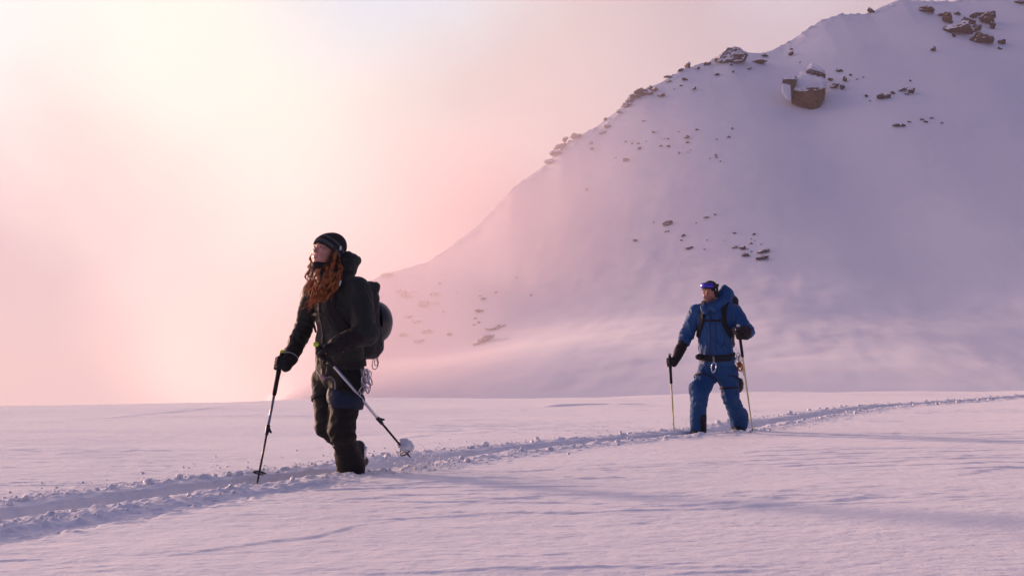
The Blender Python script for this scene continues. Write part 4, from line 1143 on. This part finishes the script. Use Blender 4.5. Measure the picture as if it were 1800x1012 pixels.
# ------------------------------------------------------------------ the man, farther skier
BLUE = cloth('royal_blue_shell', (.008, .072, .22), .6, spec=.35, var=.12); BLUET = cloth('royal_blue_trousers', (.007, .062, .19), .65, spec=.3, var=.12)
def man():
    Dm = 15.65
    p = lambda x, y, dy=0.: W(x, y, Dm + dy)
    f = unit(A(-.36, -.93, 0)); M = frame(f); Lf = M[:, 0]
    hf = unit(A(-.50, -.86, -.06)); HM = frame(hf); hc = p(1248, 513, -.03)
    root = empty('person', W(1262, 765, Dm), 'man in bright blue ski suit with goggles on his forehead, farther skier', 'person')
    skin = skin_mat('skin_man', (.40, .175, .125), None); lips = plain('lips_man', (.30, .11, .10), .45)
    SKINS.append(skin)
    sR, eR, wR = p(1224, 548, .06), p(1207, 589, .05), p(1187, 622, -.12)
    sL, eL, wL = p(1291, 549, -.02), p(1312, 583, -.10), p(1304, 590, -.33)
    hipR, knR, anR = p(1244, 655, .04), p(1229, 692, -.22), p(1227, 757, -.05)
    hipL, knL, anL = p(1279, 655, -.02), p(1284, 698, .02), p(1300, 748, .26)
    chest, waist, pelv = p(1258, 565), p(1257, 607), p(1261, 640)
    kR = (p(1177, 624, -.16), p(1185, 762, -.20)); kL = (p(1298, 573, -.40), p(1323, 757, .05))
    axR, axL = unit(kR[0] - kR[1]), unit(kL[0] - kL[1])
    hR, wrR = gripping_hand(kR[0] - axR * .075, axR, A(.9, .25, .45), 1.05, .0165, flip=-1)
    hL, wrL = gripping_hand(kL[0] - axL * .095, axL, A(.7, .75, .05), 1.05, .0165, flip=1)
    body = head_prims(hc, HM, .97, 1.0)
    body += [cap_(hc + HM @ A(0, -.02, -.06), p(1257, 535, .02), .058, .066, .03), cap_(p(1257, 540, .02), chest, .10, .15, .06, (f, .72)), cap_(chest, pelv, .14, .13, .06, (f, .72)),
             cap_(sR, sL, .06, .06, .05), cap_(sR, eR, .05, .042, .03), cap_(eR, wrR, .040, .028, .02), cap_(sL, eL, .05, .042, .03), cap_(eL, wrL, .040, .028, .02),
             ell_(wrR + (kR[0] - axR * .075 - wrR) * .3, A(.03, .03, .03), .02), ell_(wrL + (kL[0] - axL * .095 - wrL) * .3, A(.03, .03, .03), .02),
             cap_(hipR, knR, .065, .042, .04), cap_(knR, anR, .042, .034, .02), cap_(hipL, knL, .065, .042, .04), cap_(knL, anL, .042, .034, .02)]
    stub = plain('stubble_skin', (.22, .105, .080), .7)
    def reg(c):
        q = (c - hc) @ HM / .97
        lip = (np.abs(q[:, 0]) < .024) & (q[:, 1] > .082) & (q[:, 2] > -.064) & (q[:, 2] < -.0425)
        st = ((q[:, 0] / .062) ** 2 + ((q[:, 2] + .088) / .052) ** 2 < 1) & (q[:, 1] > .0)
        return np.where(lip, 1, np.where(st, 2, 0))
    sculpted('body', body, .022, [skin, lips, stub], root, region=reg, fine=(hc - .13, hc + .13), hf=.003, lap=1)
    face_parts(hc, HM, .97, root, plain('brow_dark', (.020, .012, .010), .8), (.04, .03, .025))
    H = lambda x, y, z: hc + HM @ A(x, y, z)
    nb = unit(HM @ A(0, -1.15, 1.0)); pb = H(0, .09, .044)
    def cut(g, d): return np.maximum(d, -((g - pb.astype(f32)) @ nb.astype(f32)))
    hat = sculpted('beanie', [ell_(H(0, -.012, .032), A(.084, .105, .094), .02, HM), ell_(H(.0, -.025, -.03), A(.078, .085, .09), .03, HM)], .005, [HATD], root, extra=cut, lap=2)
    lp = H(.080, .030, .025); sculpted('hat_tag', [box_(lp, A(.003, .010, .010), .002, .001, HM)], .002, [plain('tag_white', (.5, .52, .54), .6)], hat)
    # goggles pushed up on the beanie
    gg = empty('goggles', H(0, .1, .08), "ski goggles with violet mirrored lens pushed up on the man's beanie", 'goggles')
    m, n, b = mat('mirror_lens'); P = n.n('ShaderNodeNewGeometry').outputs['Position']
    n.put(b.inputs['Base Color'], n.mix(n.smooth(n.noise(P, 22, 2, .5), .4, .62), rgb(.012, .03, .55), rgb(.09, .02, .42)))
    b.inputs['Roughness'].default_value = .12; b.inputs['Metallic'].default_value = .35; b.inputs['Coat Weight'].default_value = .5
    gc = H(-.002, -.016, .070)
    G = lambda a, r, z: gc + HM @ A(math.sin(a) * r, math.cos(a) * r * 1.17, z)
    al = np.linspace(-.82, .82, 21)
    def visor(ro, hh, nose):
        V = []; F = []
        for i, a in enumerate(al):
            e = (1 - (abs(a) / .84) ** 4) ** .5 * .35 + .65
            ht = hh * e; lo_ = -hh * e + nose * math.exp(-(a / .16) ** 2)
            for (r_, z_) in ((ro - .016, lo_), (ro, lo_ * .9), (ro + .006, 0), (ro, ht * .9), (ro - .016, ht)): V.append(G(a, r_, z_))
        k = 5
        for i in range(len(al) - 1):
            for j in range(k - 1): F.append((i * k + j, i * k + j + 1, (i + 1) * k + j + 1, (i + 1) * k + j))
            F.append((i * k + k - 1, i * k, (i + 1) * k, (i + 1) * k + k - 1))
        return np.array(V), np.array(F)
    V, F = visor(.106, .028, .013); link('lens', mesh_np('lens', V, F[:, ::-1], [m], True), gg)
    V, F = visor(.1005, .035, .010); link('goggle_frame', mesh_np('goggle_frame', V, F[:, ::-1], [BLACKP], True), gg)
    band('goggle_strap', ring_path(gc, HM, .088, .110, 0, 0, 40, math.pi * .5 + .75, math.pi * 2.5 - .75), .034, .004, BLACK, gg, normal_from=gc)
    # ---- jacket
    jk = [cap_(p(1257, 556, 0), waist, .195, .165, .05, (f, .68)), cap_(waist, p(1261, 634), .165, .195, .05, (f, .72)), ell_(p(1257, 570) + f * .05, A(.16, .10, .15), .06, M),
          cap_(p(1229, 549, .05), p(1286, 548, -.01), .072, .074, .06), cap_(p(1257, 536, .03), p(1257, 552, .02), .09, .13, .05),
          cap_(sR, eR, .080, .070, .03), cap_(eR, eR + (wrR - eR) * .22, .070, .068, .02), cap_(sL, eL, .086, .080, .03), cap_(eL, eL + (wrL - eL) * .15, .082, .080, .02),
          ell_(eR + A(-.005, 0, 0), A(.070, .070, .065), .03)]
    fd1 = folds(.0085, 6.0, (1.3, 1.3, .55), 53.); fd2 = folds(.0026, 15, (1.3, 1.3, .7), 59.)
    def jdisp(V, vn):
        d = fd1(V, vn) + fd2(V, vn)
        for e, s_ in ((eR, sR), (eL, sL)):
            dd = np.linalg.norm(V - e, axis=1); d = d + .0045 * np.exp(-(dd / .12) ** 2) * np.sin((V - e) @ unit(e - s_) * 130 + V[:, 0] * 10)
        return d
    jo = sculpted('jacket', jk, .010, [BLUE], root, lap=2, disp=jdisp)
    hood = [ell_(p(1275, 521, .05), A(.085, .10, .11), .03), ell_(p(1268, 532, .03), A(.11, .10, .085), .03), torus_(p(1253, 537, -.04), unit(A(-.25, -.45, 1)), .082, .036, .03), cap_(p(1237, 541, -.09), p(1240, 549, -.12), .036, .030, .02),
            cap_(p(1258, 545, -.14), p(1272, 530, -.10), .030, .036, .03), cap_(p(1274, 505, .02), p(1283, 517, .05), .030, .040, .03),
            ell_(hc + HM @ A(0, .07, .0), A(.078, .10, .108), .02, HM, '-')]
    sculpted('hood', hood, .008, [BLUE], root, lap=2, disp=folds(.006, 13, (1, 1, 1), 61.))
    def on_front(u, z, pad=.0):
        o = A(waist) + M @ A(u, 0, 0); o[2] = z
        rr = np.arange(.32, .02, -.004); g = (o[None] + rr[:, None] * f[None]).astype(f32)
        d = sdf(g, jk); i = np.argmax(d < 0); return o + f * (rr[i] + pad)
    ZP = plain('zip_navy', (.006, .016, .06), .5)
    for u, y0, y1, w_ in ((-.015, 545, 630, .011), (.042, 568, 618, .010)):
        zz = np.linspace(p(0, y0)[2], p(0, y1)[2], 24); band('zip', [on_front(u + (z - zz[0]) * .02, z, .011) for z in zz], w_, .005, ZP, jo, normal_from=A(waist) - f * 3)
    zz = np.linspace(p(0, 600)[2], p(0, 612)[2], 8); band('pocket_zip', [on_front(.13 - (zz[0] - z) * .5, z, .010) for z in zz], .010, .004, ZP, jo, normal_from=A(waist) - f * 3)
    tubes('hood_cord', [spline([p(1243, 541, -.17), p(1246, 548, -.19), p(1251, 556, -.20)], 10)], [.004], BLACK, root)
    # ---- gauntlets and gloves
    for e, w, hand, wr, ry in ((eR, wR, hR, wrR, .060), (eL, wL, hL, wrL, .078)):
        v = wr - e
        sculpted('sleeve_gauntlet', [cap_(e + v * .10, e + v * .62, ry, ry * .82, .03), cap_(e + v * .5, e + v * .82, ry * .88, ry * .74, .02)], .008, [KNIT], root, lap=2,
                 disp=lambda V, vn, e=e, v=v: .004 * np.sin(((V - e) @ unit(v)) * 100 + 9 * pn(V[:, 0] * 8, V[:, 1] * 8, V[:, 2] * 8)) + folds(.005, 12, (1, 1, 1), 5.)(V, vn))
        sculpted('glove', hand + [cap_(wr, e + v * .72, .038, .052, .02)], .005, [BLACK], root, lap=1)
    # ---- trousers
    tr = [ell_(p(1261, 648), A(.185, .135, .125), .05, M), cap_(hipR, knR, .115, .096, .05), cap_(knR, anR + A(0, 0, .12), .088, .082, .03), cap_(anR + A(0, 0, .14), anR + A(0, 0, .02), .083, .088, .03),
          cap_(hipL, knL, .112, .088, .05), cap_(knL, anL + A(0, 0, .06), .086, .090, .03), cap_(anL + A(0, 0, .12), anL + A(-.005, 0, .02), .090, .097, .03),
          ell_(knR + A(-.045, .0, .07), A(.066, .066, .075), .04), ell_(knR + A(0, -.02, -.09), A(.086, .080, .05), .03)]
    def tdisp(V, vn):
        d = folds(.0075, 6.0, (1.5, 1.5, .9), 71.)(V, vn) + folds(.0024, 15, (1.2, 1.2, 1.), 77.)(V, vn)
        for k_ in (knL, knR):
            dd = np.linalg.norm(V - (k_ + A(.0, 0, -.08)), axis=1); d = d + .006 * np.exp(-(dd / .14) ** 2) * np.sin(V[:, 2] * 80 - V[:, 0] * 40 + 3.5 * pn(V[:, 0] * 7, V[:, 1] * 7, V[:, 2] * 7))
        return d
    sculpted('trousers', tr, .010, [BLUET], root, lap=2, disp=tdisp)
    # black instep patch inside the front shin
    def pcut(g, d):
        c_ = p(1236, 745, -.10); M3 = np.eye(3)
        return np.maximum(d, prim_d(g, box_(c_, A(.030, .14, .105), .01, .01))[0])
    sculpted('instep_patch', [cap_(knR, anR + A(0, 0, .12), .095, .092, .03), cap_(anR + A(0, 0, .14), anR + A(0, 0, .0), .093, .097, .03)], .008, [KNIT], root, extra=pcut, lap=1)
    HB = BLACK
    hb_ = band('harness_belt', ring_path(p(1261, 630), M, .190, .144, 0, -.02), .030, .008, HB, root, normal_from=p(1261, 629))
    for hp_, kn_, ra in ((hipL, knL, .117), (hipR, knR, .120)):
        c_ = hp_ + (kn_ - hp_) * .28; band('leg_loop', ring_path(c_, frame(f, hp_ - kn_), ra, ra, 0, .05), .022, .007, plain('webbing_navy', (.010, .014, .04), .8), root, normal_from=c_)
    c_ = hipL + (knL - hipL) * .62; band('thigh_strap', ring_path(c_, frame(f, hipL - knL), .104, .104, 0, .0), .018, .006, BLACK, root, normal_from=c_)
    tubes('belay_loop', [spline([p(1254, 627, -.19), p(1255, 633, -.21), p(1254.5, 638, -.21)], 8)], [.009], plain('webbing_grey', (.30, .30, .32), .6), hb_)
    BT = plain('boot_black', (.014, .014, .016), .45); fw = unit(A(-.42, -.9, 0))
    for an in (anR, anL):
        toe = an + fw * .19 + A(0, 0, -.10); heel = an - fw * .05 + A(0, 0, -.09)
        sculpted('boot', [cap_(an + A(0, 0, .08), an, .062, .060, .03), cap_(heel, toe, .055, .050, .03), cap_(an, toe, .055, .044, .03)], .009, [BT], root, lap=1)
    sculpted('boot_trim', [cap_(anL + fw * .10 + A(-.04, 0, -.035), anL + fw * .12 + A(-.015, 0, -.050), .016, .014, .01)], .004, [plain('boot_orange', (.25, .08, .02), .5)], root)
    sculpted('reflective_patch', [ell_(anL + A(.082, -.045, .045), A(.018, .025, .022), .01)], .005, [plain('reflective_grey', (.45, .45, .50), .4)], root)
    # ---- backpack
    bk = empty('backpack', p(1275, 600, .2), "black rucksack on the blue-suited man's back, straps across his chest", 'backpack')
    B = lambda x, y, z: A(chest) + M @ A(x, y, z)
    PK = cloth('pack_black_man', (.011, .011, .013), .6, spec=.4)
    sculpted('pack_body', [box_(B(0, -.25, -.05), A(.150, .11, .25), .07, .05, M)], .012, [PK], bk, lap=2, disp=folds(.007, 9, seed=81.))
    sculpted('pack_lid', [cap_(B(-.06, -.25, .20), B(.115, -.23, .215), .075, .085, .05), ell_(B(.135, -.20, .19), A(.07, .07, .10), .04)], .009, [PK], bk, lap=2, disp=folds(.006, 12, seed=83.))
    def lay(u, yf, z, dirv, pad=.006):
        o = A(chest) + M @ A(u, yf, 0); o[2] = z; dv = unit(dirv)
        rr = np.arange(.34, .0, -.004); g = (o[None] + rr[:, None] * dv[None]).astype(f32); d = sdf(g, jk); i = np.argmax(d < .003)
        return o + dv * (rr[i] + pad)
    z0 = chest[2]
    for sx in (1, -1):
        pts = [lay(.125 * sx, -.08, z0, A(0, 0, 1) - f * .35), lay(.122 * sx, -.02, z0, A(0, 0, 1)), lay(.12 * sx, .02, z0, A(0, 0, 1) + f * .5)]
        for dz in (.06, .02, -.03, -.08, -.13, -.17): pts.append(lay(.115 * sx + (.0 if dz > -.05 else (-.05 - dz) * .45 * sx), 0, z0 + dz, f + Lf * sx * (.05 + max(0, -dz) * 1.8), .009))
        band('shoulder_strap', spline(pts, 44), .060, .013, BLACK, bk, normal_from=chest)
    band('sternum_strap', spline([lay(x, 0, z0 + .005, f, .012) for x in (-.11, -.04, .04, .11)], 16), .022, .006, BLACK, bk, normal_from=chest)
    tubes('compression_strap', [spline([B(-.15, -.08, -.18), B(-.16, .02, -.26), B(-.165, .03, -.36)], 10)], [.006], BLACK, bk)
    band('hip_belt', ring_path(p(1261, 623), M, .188, .142, 0, -.025), .034, .010, BLACK, bk, normal_from=p(1261, 622))
    sculpted('belt_pouch', [ell_(p(1230, 627, -.06), A(.05, .05, .035), .02)], .007, [BLACK], bk)
    hm = empty('pouch', p(1299, 677, .1), "round black pouch hanging behind the man's left thigh", 'pouch')
    sculpted('pouch_body', [ell_(p(1297, 677, .10), A(.062, .07, .085), .02), ell_(p(1300, 672, .10), A(.04, .05, .05), .02)], .008, [BLACKP], hm, disp=folds(.004, 14, seed=5.))
    tubes('pouch_strap', [spline([p(1297, 672, .10), p(1292, 655, .06), p(1290, 640, .02)], 12)], [.006], BLACK, hm)
    # ---- gear on the harness
    I3 = np.eye(3)
    c_ = p(1254.5, 646, -.24); carabiner(c_, np.array(Euler((0, .15, .25)).to_matrix()), 1.12, 'large silver carabiner hanging at the front of the blue harness', None)
    rg = np.random.default_rng(15)
    for k, (x, y) in enumerate(((1297, 626), (1300, 631), (1296, 633), (1303, 629), (1308, 653), (1305, 648))):
        M3 = np.array(Euler((0, rg.uniform(-.7, .7), rg.uniform(-.9, .9))).to_matrix())
        carabiner(p(x, y, -.10 + .02 * k), M3, .85, "small silver carabiner in the cluster at the man's left hip", "carabiners at the man's left hip", SILVER if k % 2 else GREYM)
    oc = empty('ascender', p(1300, 643, -.08), "orange ascender clipped among the carabiners on the man's left hip", 'ascender')
    tubes('handle', [spline([p(1297, 637, -.1), p(1302, 638, -.1), p(1305, 645, -.1), p(1303, 651, -.1), p(1298, 649, -.1), p(1297, 637, -.1)], 24)], [.010], plain('orange_anodised', (.55, .17, .03), .35), oc)
    tubes('cam', [np.stack([p(1300, 638, -.11), p(1301, 646, -.11)])], [.012], plain('cam_brown', (.25, .10, .03), .4), oc)
    YL = plain('pale_yellow_shaft', (.78, .68, .30), .45, 0.)
    WH = plain('knob_grey', (.45, .46, .40), .5)
    ski_pole('ski_pole', kR[0], kR[1], .31, (BLACK, WH, YL, YL), "pale yellow pole planted beside the man's front leg, in his right hand", None, clamps=(), basket=False)
    ski_pole('ski_pole', kL[0], kL[1], .36, (BLACK, WH, YL, YL), "pale yellow pole planted behind the man, in his raised left hand", None, clamps=(), basket=False)
man()
